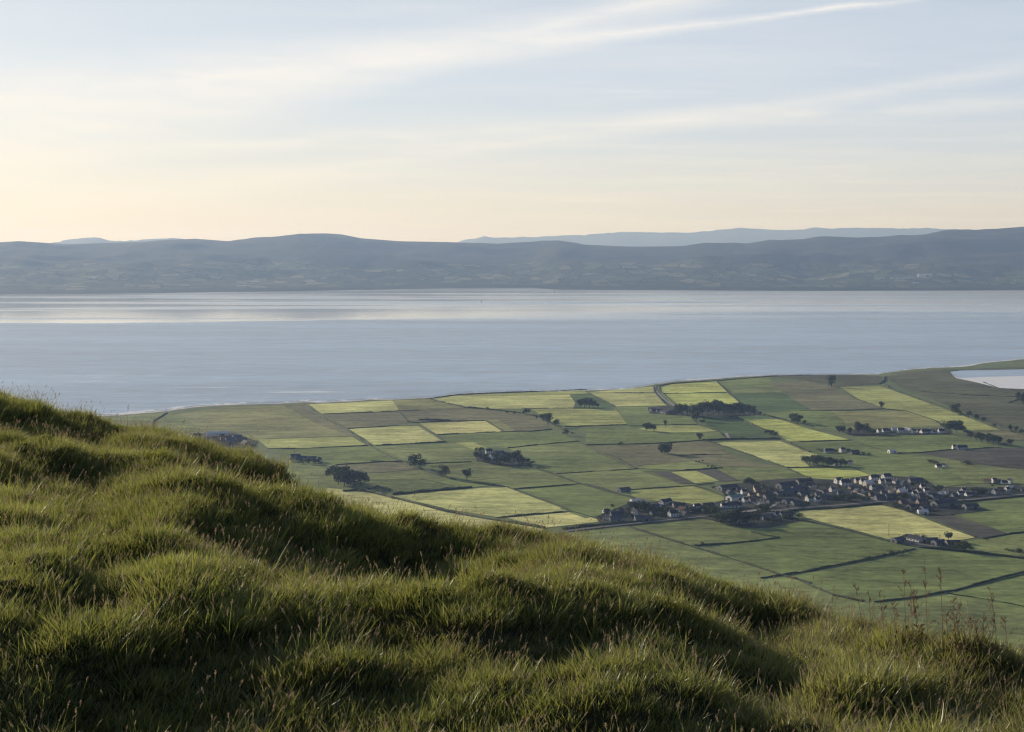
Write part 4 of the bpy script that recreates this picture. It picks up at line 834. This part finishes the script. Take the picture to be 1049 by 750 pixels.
# buildings on the far shore
def march(px, py):
    best = None
    for i in range(1, 400):
        t = i / 400; q = far_pt(px, t)
        if q.z >= z_at(px, py, math.hypot(q.x, q.y)): return q
    return far_pt(px, .9)
def far_building(px, py, w, h, lab, roof='paler', name='warehouse', wallc='white'):
    g = march(px, py); D = math.hypot(g.x, g.y); Lm = w * D / F; Hm = max(6, h * D / F)
    g.z = z_at(px, py + .4, D)
    t = build_house(name, Lm, min(30, max(12, Lm * .3)), Hm, Hm * .35, M[wallc], M[roof], False, True)
    t.location = g; t.rotation_euler = (0, 0, R(-8)); tag(t, lab, 'building', 'pale buildings on the far shore')
far_building(37, 275.5, 3, 1.6, 'bright white building alone on the far left hillside')
far_building(572, 286, 9, 1.3, 'long white factory shed on the far shore near the centre')
for i, (x, w) in enumerate([(902, 9), (915, 4), (921, 4), (927, 5), (933, 4)]):
    far_building(x, 286, w, 1.4, ['long white shed at the left end of the far right waterside row', 'second small white building of the far right waterside row', 'third white building, middle of the far right waterside row', 'fourth white building of the far right waterside row', 'right end building of the far right waterside row'][i])
far_building(948, 283.5, 13, 2.2, 'largest pale building above the right shore of the lough')
far_building(939, 290.5, 6, 1.2, 'low pale building nearest the water on the far right shore')
rr = random.Random(3)
for i in range(46):
    x = rr.choice([rr.gauss(690, 60), rr.gauss(600, 40), rr.gauss(870, 60), rr.gauss(1010, 30), rr.gauss(250, 130)]); y = rr.uniform(280, 293)
    g = march(x, y); t = copy_tree(PROTO['w']); t.location = g; t.rotation_euler = (0, 0, rr.uniform(-.6, .3)); t['category'] = 'house'; t.name = 'house'
    t['label'] = 'tiny white house dotted on the far shore of the lough'; t['group'] = 'tiny houses on the far shore'

# beacons in the lough
def beacon(px, py, hpx, lab):
    g = gp(px, py, -1.2); h = hpx * g.length / F; t = empty('navigation_beacon', g)
    vs = []; fs = []
    for (z, r) in ((-1, 1.6), (h * .75, 1.0)):
        vs += [(r * math.cos(k * .785), r * math.sin(k * .785), z) for k in range(8)]
    meshobj('pile', vs, [(k, (k + 1) % 8, (k + 1) % 8 + 8, k + 8) for k in range(8)] + [tuple(range(8, 16))], M['darkr'], t)
    v, f = box_v(-2.4, 2.4, -2.4, 2.4, h * .75, h * .81); meshobj('platform', v, f, M['darkr'], t)
    vs = [(r * math.cos(k * .785), r * math.sin(k * .785), z) for z, r in ((h * .81, 1.4), (h, .7)) for k in range(8)]
    meshobj('lantern', vs, [(k, (k + 1) % 8, (k + 1) % 8 + 8, k + 8) for k in range(8)] + [tuple(range(8, 16))], M['red'], t)
    tag(t, lab, 'beacon', 'navigation beacons in the lough')
beacon(568, 300.5, 4.6, 'dark navigation beacon standing close to the far shore')
beacon(493, 310.5, 3.2, 'smaller navigation beacon standing in the pale water left of centre')

# ---------------------------------------------------------------- haze over the lough
HAZE = True
if HAZE:
    s = NT('haze'); vsn = s.n('ShaderNodeVolumeScatter', {'Color': (.43, .62, 1.0, 1), 'Density': 5.4e-5, 'Anisotropy': .25})
    s.n('ShaderNodeOutputMaterial', {'Volume': vsn.outputs[0]})
    v, f = box_v(-22000, 22000, -1500, 36000, -60, 700)
    tag(meshobj('haze', v, f, s.m), kind='structure')

# ---------------------------------------------------------------- foreground hillside
CR = [(-400, 385), (-150, 395), (0, 409), (60, 424), (110, 436), (160, 441), (200, 456), (250, 470), (285, 486), (310, 503), (345, 520), (400, 535), (450, 543), (500, 544), (540, 546), (580, 556), (640, 570), (700, 588), (760, 608), (800, 622), (860, 640), (920, 650), (980, 664), (1049, 671), (1200, 695), (1500, 720)]
CD = [(-400, 30), (0, 27), (150, 26), (300, 23), (450, 21), (600, 19), (800, 16.5), (1049, 14), (1500, 12)]
BUMPS = [  # px, py of the lit crest of a hummock, width m, height m
 (30, 418, 1.6, .35), (75, 462, 1.3, .28), (150, 520, 1.2, .24), (275, 474, 1.1, .24), (215, 545, 1.1, .24), (352, 538, 1.9, .56), (95, 590, 1.6, .38), (30, 545, 1.2, .25),
 (230, 610, 1.1, .30), (420, 600, 1.0, .20), (490, 545, 1.5, .38), (590, 570, 1.3, .30), (525, 640, 1.5, .45), (655, 595, 1.1, .32), (690, 640, 1.1, .25), (765, 600, 1.3, .40), (780, 660, 1.0, .2),
 (985, 672, 1.2, .35), (60, 690, 1.3, .35), (320, 650, 1.1, .22), (180, 650, 1.0, .25), (860, 640, .9, .18), (340, 700, .9, .2), (480, 720, .8, .18), (640, 710, .8, .22), (760, 730, .9, .10), (900, 705, .8, .2), (150, 455, 1.2, .2), (430, 660, .9, .18), (590, 610, .9, .22), (20, 640, 1.1, .25)]
def base_h(x, D):
    px = CX + F * x / max(D, .1) if False else CX + F * math.tan(x)
    Dc = interp(CD, px); d = ray(px, interp(CR, px)); sc_ = -d.z / math.hypot(d.x, d.y)
    z9, zc = -3.25, -sc_ * Dc
    if D <= Dc:
        t = (D - 9) / (Dc - 9); z = z9 + (zc - z9) * t
        z += .35 * max(0, t) * (1 - t) * 1.0
        if D < 9: z = z9 + (9 - D) * .12
    else:
        e = D - Dc; z = zc - e * (sc_ + .12) - min(e, 14) ** 2 * .035 - max(0, e - 14) * .75
    return z
BP = []
for (px, py, w, h) in BUMPS:
    az = math.atan((px - CX) / F); d = ray(px, py); sl_ = -d.z / math.hypot(d.x, d.y); D = 6.0; az = math.atan2(d.x, d.y)
    while D < 32 and -sl_ * D > base_h(az, D) + h * .5: D += .05
    BP.append((D * math.sin(az), D * math.cos(az), w, h))
ca, sa = SUND.x, SUND.y; ln = math.hypot(ca, sa); ca /= ln; sa /= ln
def fg_z(az, D):
    px = CX + F * math.tan(az); return fg_raw(az, D) + interp(CALD, px) * smooth(5, interp(CD, px) - 1, D)
def fg_raw(az, D):
    x, y = D * math.sin(az), D * math.cos(az); z = base_h(az, D); b = 0
    for (bx, by, w, h) in BP:
        dx, dy = x - bx, y - by
        if abs(dx) > 3 * w + 1 or abs(dy) > 3 * w + 1: continue
        u = dx * ca + dy * sa; v = -dx * sa + dy * ca        # u towards the sun
        su = w * .62 if u > 0 else w * .30
        b += h * 1.18 * math.exp(-(u / su) ** 2 * .5 - (v / (w * .62)) ** 2 * .5)
    nz = .11 * noise.fractal((x * .55, y * .55, 2), 1, 2, 3) + .13 * noise.noise((x * 1.25, y * 1.25, 5)) + .08 * noise.noise((x * 2.7, y * 2.7, 8))
    if 5 < D < 31:
        vd = noise.voronoi((x * 1.45 + .4 * noise.noise((x * 2, y * 2, 1)), y * 1.45, 0))[0]; nz += .17 * (min(1.0, (vd[1] - vd[0]) * 1.6) - .5)
    fade = 1 if D < 60 else 6
    return EYE + z + (b + nz) * (1 if D < 45 else 1) + (fade - 1) * nz
CAL = {}
def _cal(px):
    az = math.atan((px - CX) / F); d = ray(px, interp(CR, px)); tgt = d.z / math.hypot(d.x, d.y); Dc = interp(CD, px); best = -9; bd = 0; D = 8
    while D < Dc + 6:
        q = (fg_raw(az, D) - EYE) / D
        if q > best: best = q; bd = D
        D += .25
    return (tgt - best) * bd, bd
CALP = [(px, ) + _cal(px) for px in range(-640, 1700, 24)]
CALD = [(a, b) for a, b, c in CALP]; CALD = [(CALD[i][0], sum(CALD[j][1] for j in range(max(0, i - 1), min(len(CALD), i + 2))) / (min(len(CALD), i + 2) - max(0, i - 1))) for i in range(len(CALD))]
CALB = [(a, c) for a, b, c in CALP]
azs = [math.atan((px - CX) / F) for px in [-620 + i * 7.2 for i in range(int(2300 / 7.2))]]
rows = []
D = 2.5
while D < 34: rows.append(D); D += .13 if D < 20 else .17
while D < 330: rows.append(D); D *= 1.07
vs = []
for D in rows:
    for az in azs: vs.append(Vector((D * math.sin(az), D * math.cos(az), max(1, fg_z(az, D)))))
na = len(azs)
fs = [(j * na + i, j * na + i + 1, (j + 1) * na + i + 1, (j + 1) * na + i) for j in range(len(rows) - 1) for i in range(na - 1)]
s = NT('turf_soil'); p = s.pos()
soil = s.mix(s.sm(s.noise(p, 3, 5, .6), .35, .65), (.022, .028, .012), (.045, .042, .022))
hill = meshobj('hillside', vs, fs, s.out(soil, .95, .05, s.noise(p, 14, 4, .7), .6, .05), smooth_=True); tag(hill, kind='structure')

# grass tufts ------------------------------------------------------
s = NT('grass_blade'); at = s.n('ShaderNodeAttribute', attribute_name='tip').outputs['Fac']; rn = s.n('ShaderNodeAttribute', attribute_name='rnd').outputs['Fac']
oi = s.n('ShaderNodeObjectInfo').outputs['Random']; p = s.pos()
patch = s.sm(s.noise(p, .45, 4, .6), .42, .62); dry = s.sm(s.noise(p, .8, 4, .6, loc=(7, 3, 0)), .50, .70)
sep = s.n('ShaderNodeSeparateXYZ', {0: p}); rightd = s.sm(s.math('DIVIDE', sep.outputs[0], s.math('MAXIMUM', sep.outputs[1], 1.0)), .0, .3)
g1 = s.mix(patch, (.105, .145, .034), (.30, .34, .070)); g1 = s.mix(s.math('MULTIPLY', oi, .5), g1, (.13, .145, .050))
drym = s.math('ADD', s.math('MULTIPLY', dry, .36), s.math('MULTIPLY', rightd, .42))
isdry = s.math('LESS_THAN', rn, s.math('ADD', .05, drym))
g1 = s.mix(isdry, g1, (.30, .26, .14))
root = s.mix(s.sm(at, .0, .72), (.014, .016, .008), g1)  # near-black blade feet: shade deep in the sward put into the colour
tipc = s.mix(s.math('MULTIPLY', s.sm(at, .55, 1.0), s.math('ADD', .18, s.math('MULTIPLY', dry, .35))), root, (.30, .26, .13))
dif = s.n('ShaderNodeBsdfDiffuse', {'Color': tipc}); tr = s.n('ShaderNodeBsdfTranslucent', {'Color': s.mix(.4, tipc, (.60, .60, .12), 'MIX')})
gl = s.n('ShaderNodeBsdfGlossy', {'Color': (.9, .9, .85, 1), 'Roughness': .38})
m1 = s.n('ShaderNodeMixShader', {0: .5, 1: dif.outputs[0], 2: tr.outputs[0]}); m2 = s.n('ShaderNodeMixShader', {0: .04, 1: m1.outputs[0], 2: gl.outputs[0]})
s.n('ShaderNodeOutputMaterial', {'Surface': m2.outputs[0]}); grass_m = s.m
s = NT('seed_head'); rn = s.n('ShaderNodeAttribute', attribute_name='rnd').outputs['Fac']
sc_ = s.mix(rn, (.30, .24, .15), (.20, .13, .10))
dif = s.n('ShaderNodeBsdfDiffuse', {'Color': sc_}); tr = s.n('ShaderNodeBsdfTranslucent', {'Color': s.mix(.3, sc_, (.6, .45, .28))})
m1 = s.n('ShaderNodeMixShader', {0: .45, 1: dif.outputs[0], 2: tr.outputs[0]}); s.n('ShaderNodeOutputMaterial', {'Surface': m1.outputs[0]}); seed_m = s.m

def add_blade(vs, fs, tips, rn, x, y, h, w, lean, bend, az, r, segs=3):
    dx, dy = math.cos(az), math.sin(az); fx, fy = math.cos(r * 40), math.sin(r * 40); b = len(vs)
    for i in range(segs + 1):
        t = i / segs; off = lean * t * h + bend * t * t * h; z = h * t * (1 - .25 * bend * t); ww = w * (1 - t) ** .7 * .5
        cx, cy = x + dx * off, y + dy * off
        if i < segs: vs += [(cx - fx * ww, cy - fy * ww, z), (cx + fx * ww, cy + fy * ww, z)]; tips += [t, t]; rn += [r, r]
        else: vs.append((cx, cy, z)); tips.append(1.0); rn.append(r)
    for i in range(segs):
        if i < segs - 1: fs.append((b + 2 * i, b + 2 * i + 1, b + 2 * i + 3, b + 2 * i + 2))
        else: fs.append((b + 2 * i, b + 2 * i + 1, b + 2 * i + 2))
def finish(name, vs, fs, tips, rn, mats, mi=None):
    me = bpy.data.meshes.new(name); me.from_pydata(vs, [], fs)
    for nm, dat in (('tip', tips), ('rnd', rn)):
        a = me.attributes.new(nm, 'FLOAT', 'POINT'); a.data.foreach_set('value', dat)
    for m in mats: me.materials.append(m)
    if mi: me.polygons.foreach_set('material_index', mi)
    me.update(); return me
def seed_stalk(rnd, vs, fs, tips, rn, mi, x, y, h, az, lean, headl, headr, stemw=.0022):
    """stem, then an open spindle of small husks"""
    f0 = len(fs); r = rnd.random(); add_blade(vs, fs, tips, rn, x, y, h, stemw * 2, lean, .18, az, r, 4)
    mi += [0] * (len(fs) - f0); f0 = len(fs)
    for i in range(16):
        t = 1 - headl / h * (1 - i / 16.0); off = lean * t * h + .18 * t * t * h; z = h * t * (1 - .045 * t)
        cx, cy = x + math.cos(az) * off, y + math.sin(az) * off; a = rnd.uniform(0, 6.28); q = headr * math.sin(math.pi * (i + 1) / 18) ** .7; b = len(vs)
        vs += [(cx, cy, z), (cx + math.cos(a) * q, cy + math.sin(a) * q, z + q * .9), (cx + math.cos(a + .9) * q * .6, cy + math.sin(a + .9) * q * .6, z + q * 1.9)]
        tips += [1, 1, 1]; rn += [r] * 3; fs.append((b, b + 1, b + 2))
    mi += [1] * (len(fs) - f0)
TC = bpy.data.collections.new('grass_tufts')
LEAN_AZ = -.3      # wind leans the grass to the right
for k in range(10):
    rnd = random.Random(100 + k); vs, fs, tips, rn, mi = [], [], [], [], []
    nb = 46; tall = k in (6, 7)
    for i in range(nb):
        a = rnd.uniform(0, 6.28); r_ = .13 * math.sqrt(rnd.random()); h = rnd.uniform(.05, .135) * (1.35 if tall else 1) * (1.35 if rnd.random() < .12 else 1)
        az = a if rnd.random() < .65 else LEAN_AZ + rnd.gauss(0, .7)
        f0 = len(fs); add_blade(vs, fs, tips, rn, math.cos(a) * r_, math.sin(a) * r_, h, rnd.uniform(.005, .011), rnd.uniform(.02, .55), rnd.uniform(.0, .6), az, rnd.random()); mi += [0] * (len(fs) - f0)
    if k >= 7:
        for i in range(2 + 3 * (k == 9)): seed_stalk(rnd, vs, fs, tips, rn, mi, rnd.uniform(-.1, .1), rnd.uniform(-.1, .1), rnd.uniform(.18, .30), LEAN_AZ + rnd.gauss(0, .9), rnd.uniform(.05, .4), rnd.uniform(.03, .06), rnd.uniform(.005, .008))
    o = bpy.data.objects.new('grass_tuft_%02d' % k, finish('tuft', vs, fs, tips, rn, [grass_m, seed_m], mi)); TC.objects.link(o)

# emitter: the near part of the hillside
az_n = [math.atan((px - CX) / F) for px in [-260 + i * 12 for i in range(int(1580 / 12))]]
rw = []; D = 5.5
while D < 33: rw.append(D); D += .2
vs = []; ok = []; den = []
for D in rw:
    for az in az_n:
        vs.append(Vector((D * math.sin(az), D * math.cos(az), fg_z(az, D) - .01)))
        px = CX + F * math.tan(az); Dc = interp(CD, px); ok.append(D < Dc + 3.2)
        den.append(1.0)
na = len(az_n)
fs = [(j * na + i, j * na + i + 1, (j + 1) * na + i + 1, (j + 1) * na + i) for j in range(len(rw) - 1) for i in range(na - 1) if ok[j * na + i]]
go = meshobj('grass', vs, fs, grass_m); tag(go, kind='stuff', label='rough windblown green and straw coloured grass covering the near hillside', cat='grass')
ng = bpy.data.node_groups.new('grass_scatter', 'GeometryNodeTree')
ng.interface.new_socket('Geometry', in_out='INPUT', socket_type='NodeSocketGeometry'); ng.interface.new_socket('Geometry', in_out='OUTPUT', socket_type='NodeSocketGeometry')
N = ng.nodes; Lk = ng.links
gi = N.new('NodeGroupInput'); gout = N.new('NodeGroupOutput')
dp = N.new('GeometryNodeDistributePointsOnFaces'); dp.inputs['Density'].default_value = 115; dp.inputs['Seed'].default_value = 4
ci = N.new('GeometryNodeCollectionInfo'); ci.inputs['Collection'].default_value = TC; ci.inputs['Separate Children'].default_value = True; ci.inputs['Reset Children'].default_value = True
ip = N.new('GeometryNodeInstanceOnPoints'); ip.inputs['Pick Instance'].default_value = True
pn = N.new('GeometryNodeInputPosition'); tn = N.new('ShaderNodeTexNoise'); tn.inputs['Scale'].default_value = 1.6; tn.inputs['Detail'].default_value = 4
rs = N.new('FunctionNodeRandomValue'); rs.data_type = 'FLOAT'; rs.inputs['Min'].default_value = .65; rs.inputs['Max'].default_value = 1.35
rr_ = N.new('FunctionNodeRandomValue'); rr_.data_type = 'FLOAT_VECTOR'; rr_.inputs[0].default_value = (-.16, -.16, -2.2); rr_.inputs[1].default_value = (.16, .16, 2.2)
ridx = N.new('FunctionNodeRandomValue'); ridx.data_type = 'INT'
ridx.inputs['Min'].default_value = 0 if 'Min' in ridx.inputs else 0
for sk in ridx.inputs:
    if sk.type == 'INT' and sk.name == 'Max': sk.default_value = 9
    if sk.type == 'INT' and sk.name == 'Min': sk.default_value = 0
mr = N.new('ShaderNodeMapRange'); mr.inputs['From Min'].default_value = .35; mr.inputs['From Max'].default_value = .68; mr.inputs['To Min'].default_value = .62; mr.inputs['To Max'].default_value = 1.35
mm = N.new('ShaderNodeMath'); mm.operation = 'MULTIPLY'
Lk.new(gi.outputs[0], dp.inputs['Mesh']); Lk.new(dp.outputs['Points'], ip.inputs['Points']); Lk.new(ci.outputs[0], ip.inputs['Instance'])
Lk.new(pn.outputs[0], tn.inputs['Vector']); Lk.new(tn.outputs['Fac'], mr.inputs['Value']); Lk.new(mr.outputs[0], mm.inputs[0]); Lk.new(rs.outputs[1], mm.inputs[1])
Lk.new(mm.outputs[0], ip.inputs['Scale']); Lk.new(rr_.outputs[0], ip.inputs['Rotation'])
for sk in ridx.outputs:
    if sk.type == 'INT': Lk.new(sk, ip.inputs['Instance Index'])
Lk.new(ip.outputs[0], gout.inputs[0])
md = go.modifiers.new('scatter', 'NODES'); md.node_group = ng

# tall weeds on the right crest and single seed heads ---------------
def fg_at(px, py):
    d = ray(px, py); az = math.atan2(d.x, d.y); s_ = d.z / math.hypot(d.x, d.y); D = 7.0
    while D < 33:
        if EYE + s_ * D < fg_z(az, D): break
        D += .04
    return Vector((D * math.sin(az), D * math.cos(az), fg_z(az, D))), D
dock_m = flat_mat('dried_dock', (.26, .12, .07), .35, 30); stem_m = flat_mat('dry_stem', (.25, .17, .10), .3, 20); leaf_m = flat_mat('weed_leaf', (.18, .13, .06), .4, 20)
def tube(vs, fs, pts, r0, r1):
    n = len(pts); b = len(vs)
    for i, q in enumerate(pts):
        r = r0 + (r1 - r0) * i / (n - 1)
        for k in range(5): vs.append((q[0] + r * math.cos(k * 1.257), q[1] + r * math.sin(k * 1.257), q[2]))
    for i in range(n - 1):
        for k in range(5): fs.append((b + i * 5 + k, b + i * 5 + (k + 1) % 5, b + i * 5 + 5 + (k + 1) % 5, b + i * 5 + 5 + k))
def weed(bx, by, tx, ty, kind, lab, seed):
    g, D = fg_at(bx, by); m = D / F; H = max(.1, (by - ty) * m) * (1.0 if kind == 'dock' else 1); dx = (tx - bx) * m; rnd = random.Random(seed)
    root = empty('dock_stalk' if kind == 'dock' else 'seed_stalk', g)
    pts = [(dx * t ** 1.6, .02 * math.sin(3 * t), H * t - (.08 if t == 0 else 0)) for t in [i / 8 for i in range(9)]]
    vs, fs = [], []; tube(vs, fs, pts, .0027 if kind == 'dock' else .0024, .0011); meshobj('stem', vs, fs, stem_m, root)
    vs, fs = [], []
    if kind == 'dock':
        for br in range(9):      # side branches with small husks, loose panicle
            t0 = rnd.uniform(.45, .95); i = min(7, int(t0 * 8)); q = Vector(pts[i]).lerp(Vector(pts[i + 1]), t0 * 8 - i); a = rnd.uniform(0, 6.28); L_ = rnd.uniform(.04, .10) * (1.3 - t0)
            e = q + Vector((math.cos(a) * L_, math.sin(a) * L_, L_ * 1.3)); tube(vs, fs, [q, q.lerp(e, .5), e], .0014, .0008)
            for j in range(14):
                c = q.lerp(e, rnd.uniform(.3, 1)) + Vector([rnd.gauss(0, .005) for _ in range(3)]); s_ = rnd.uniform(.0025, .005); b = len(vs)
                d1 = Vector([rnd.gauss(0, 1) for _ in range(3)]).normalized(); d2 = d1.orthogonal()
                vs += [tuple(c + d1 * s_), tuple(c + d2 * s_), tuple(c - d1 * s_), tuple(c - d2 * s_ * .7)]; fs.append((b, b + 1, b + 2, b + 3))
    else:
        for j in range(110):     # dense spindle
            t = 1 - rnd.random() * .30 * min(1, .22 / H * 1.0 + .3); i = min(7, int(t * 8)); q = Vector(pts[i]).lerp(Vector(pts[i + 1]), t * 8 - i)
            rr__ = .008 * math.sin(math.pi * min(1, max(0.05, (1 - t) * 4))) + .003; a = rnd.uniform(0, 6.28); c = q + Vector((math.cos(a) * rr__, math.sin(a) * rr__, 0)); s_ = .005; b = len(vs)
            vs += [tuple(c), tuple(c + Vector((math.cos(a) * s_, math.sin(a) * s_, s_ * 1.6))), tuple(c + Vector((-math.sin(a) * s_ * .7, math.cos(a) * s_ * .7, s_ * 1.2)))]; fs.append((b, b + 1, b + 2))
    meshobj('seed_head', vs, fs, dock_m if kind == 'dock' else seed_m, root)
    if kind == 'dock':
        vs, fs = [], []
        for j in range(4):
            a = rnd.uniform(0, 6.28); L_ = rnd.uniform(.06, .12); z0 = rnd.uniform(.02, .25) * H; b = len(vs); c_, s_ = math.cos(a), math.sin(a); w = .012
            vs += [(0, 0, z0), (c_ * L_ * .5 - s_ * w, s_ * L_ * .5 + c_ * w, z0 + L_ * .5), (c_ * L_, s_ * L_, z0 + L_ * .4), (c_ * L_ * .5 + s_ * w, s_ * L_ * .5 - c_ * w, z0 + L_ * .45)]; fs.append((b, b + 1, b + 2, b + 3))
        meshobj('leaf', vs, fs, leaf_m, root)
    tag(root, lab, 'weed' if kind == 'dock' else 'grass stalk', 'tall dry weeds on the right crest' if kind == 'dock' else 'single pale seed heads in the near grass')
DOCK = [(884, 655, 873, 595), (906, 656, 899, 604), (893, 655, 889, 607), (928, 658, 924, 586), (935, 660, 932, 606), (943, 660, 934, 612), (950, 662, 945, 572), (963, 662, 957, 605), (966, 664, 961, 583), (979, 666, 975, 614),
        (977, 668, 984, 612), (995, 672, 991, 632), (1009, 674, 1006, 628), (1022, 676, 1012, 604), (940, 660, 930, 596), (957, 664, 950, 618), (972, 666, 968, 628), (985, 670, 979, 640), (1015, 676, 1018, 640), (900, 656, 906, 622), (1033, 676, 1028, 634), (1002, 672, 999, 640), (918, 658, 914, 620)]
for i, q in enumerate(sorted(DOCK)):
    px = sorted(DOCK); H_ = q[1] - q[3]
    desc = 'tall reddish dried dock stalk' if H_ > 60 else ('slender brown weed stalk' if H_ > 45 else 'short thin brown weed stalk')
    same = [z for z in px if (('a' if z[1] - z[3] > 60 else ('b' if z[1] - z[3] > 45 else 'c')) == ('a' if H_ > 60 else ('b' if H_ > 45 else 'c')))]
    n_ = same.index(q); pos_ = 'leftmost' if n_ == 0 else ('rightmost' if n_ == len(same) - 1 else ordinal(n_ + 1) + ' from the left')
    weed(q[0], q[1], q[2], q[3], 'dock', f'{desc}, {pos_} of its kind on the right crest', i)
SEED = [(466, 690, 471, 665, 'pale upright seed head in front of the dark hollow at bottom centre'), (397, 705, 399, 683, 'pale seed head left of the tallest one in the bottom centre'), (419, 700, 423, 680, 'seed head with a feathery top left of the dark bottom hollow'),
        (358, 708, 357, 690, 'small pale seed head above the bottom edge left of centre'), (464, 705, 468, 694, 'short seed head just below the tallest bottom centre one'), (90, 688, 104, 670, 'long pale straw stalk leaning right in the lower left'),
        (136, 710, 144, 701, 'small straw coloured stalk leaning in the lower left'), (166, 712, 170, 704, 'little straw stalk beside the bottom left hollow'), (22, 668, 28, 664, 'small whitish grass tuft at the far lower left'), (58, 425, 57, 404, 'bristly stalk sticking up against the water on the left crest'),
        (130, 440, 132, 416, 'thin lone stem against the water on the left crest'), (608, 683, 616, 665, 'pale stalk leaning right, right of the dark bottom hollow'), (575, 735, 600, 700, 'long thin straw stalk leaning right at the bottom'), (722, 722, 735, 690, 'long leaning straw stalk in the lower right grass'),
        (545, 620, 554, 600, 'pale stalk in the dry patch in the middle of the slope'), (805, 695, 816, 682, 'curved straw stalk in the lower right'), (290, 500, 294, 490, 'pale seed head on the steep left edge'), (236, 735, 242, 722, 'dark and pale bent stalk at the bottom left'), (578, 548, 590, 528, 'long pale stalk against the hedge on the central crest'), (470, 545, 467, 520, 'dark thin stalk on the central crest against the hay field')]
for i, (a, b, c, d, lab) in enumerate(SEED): weed(a, b, c, d, 'seed', lab, 50 + i)
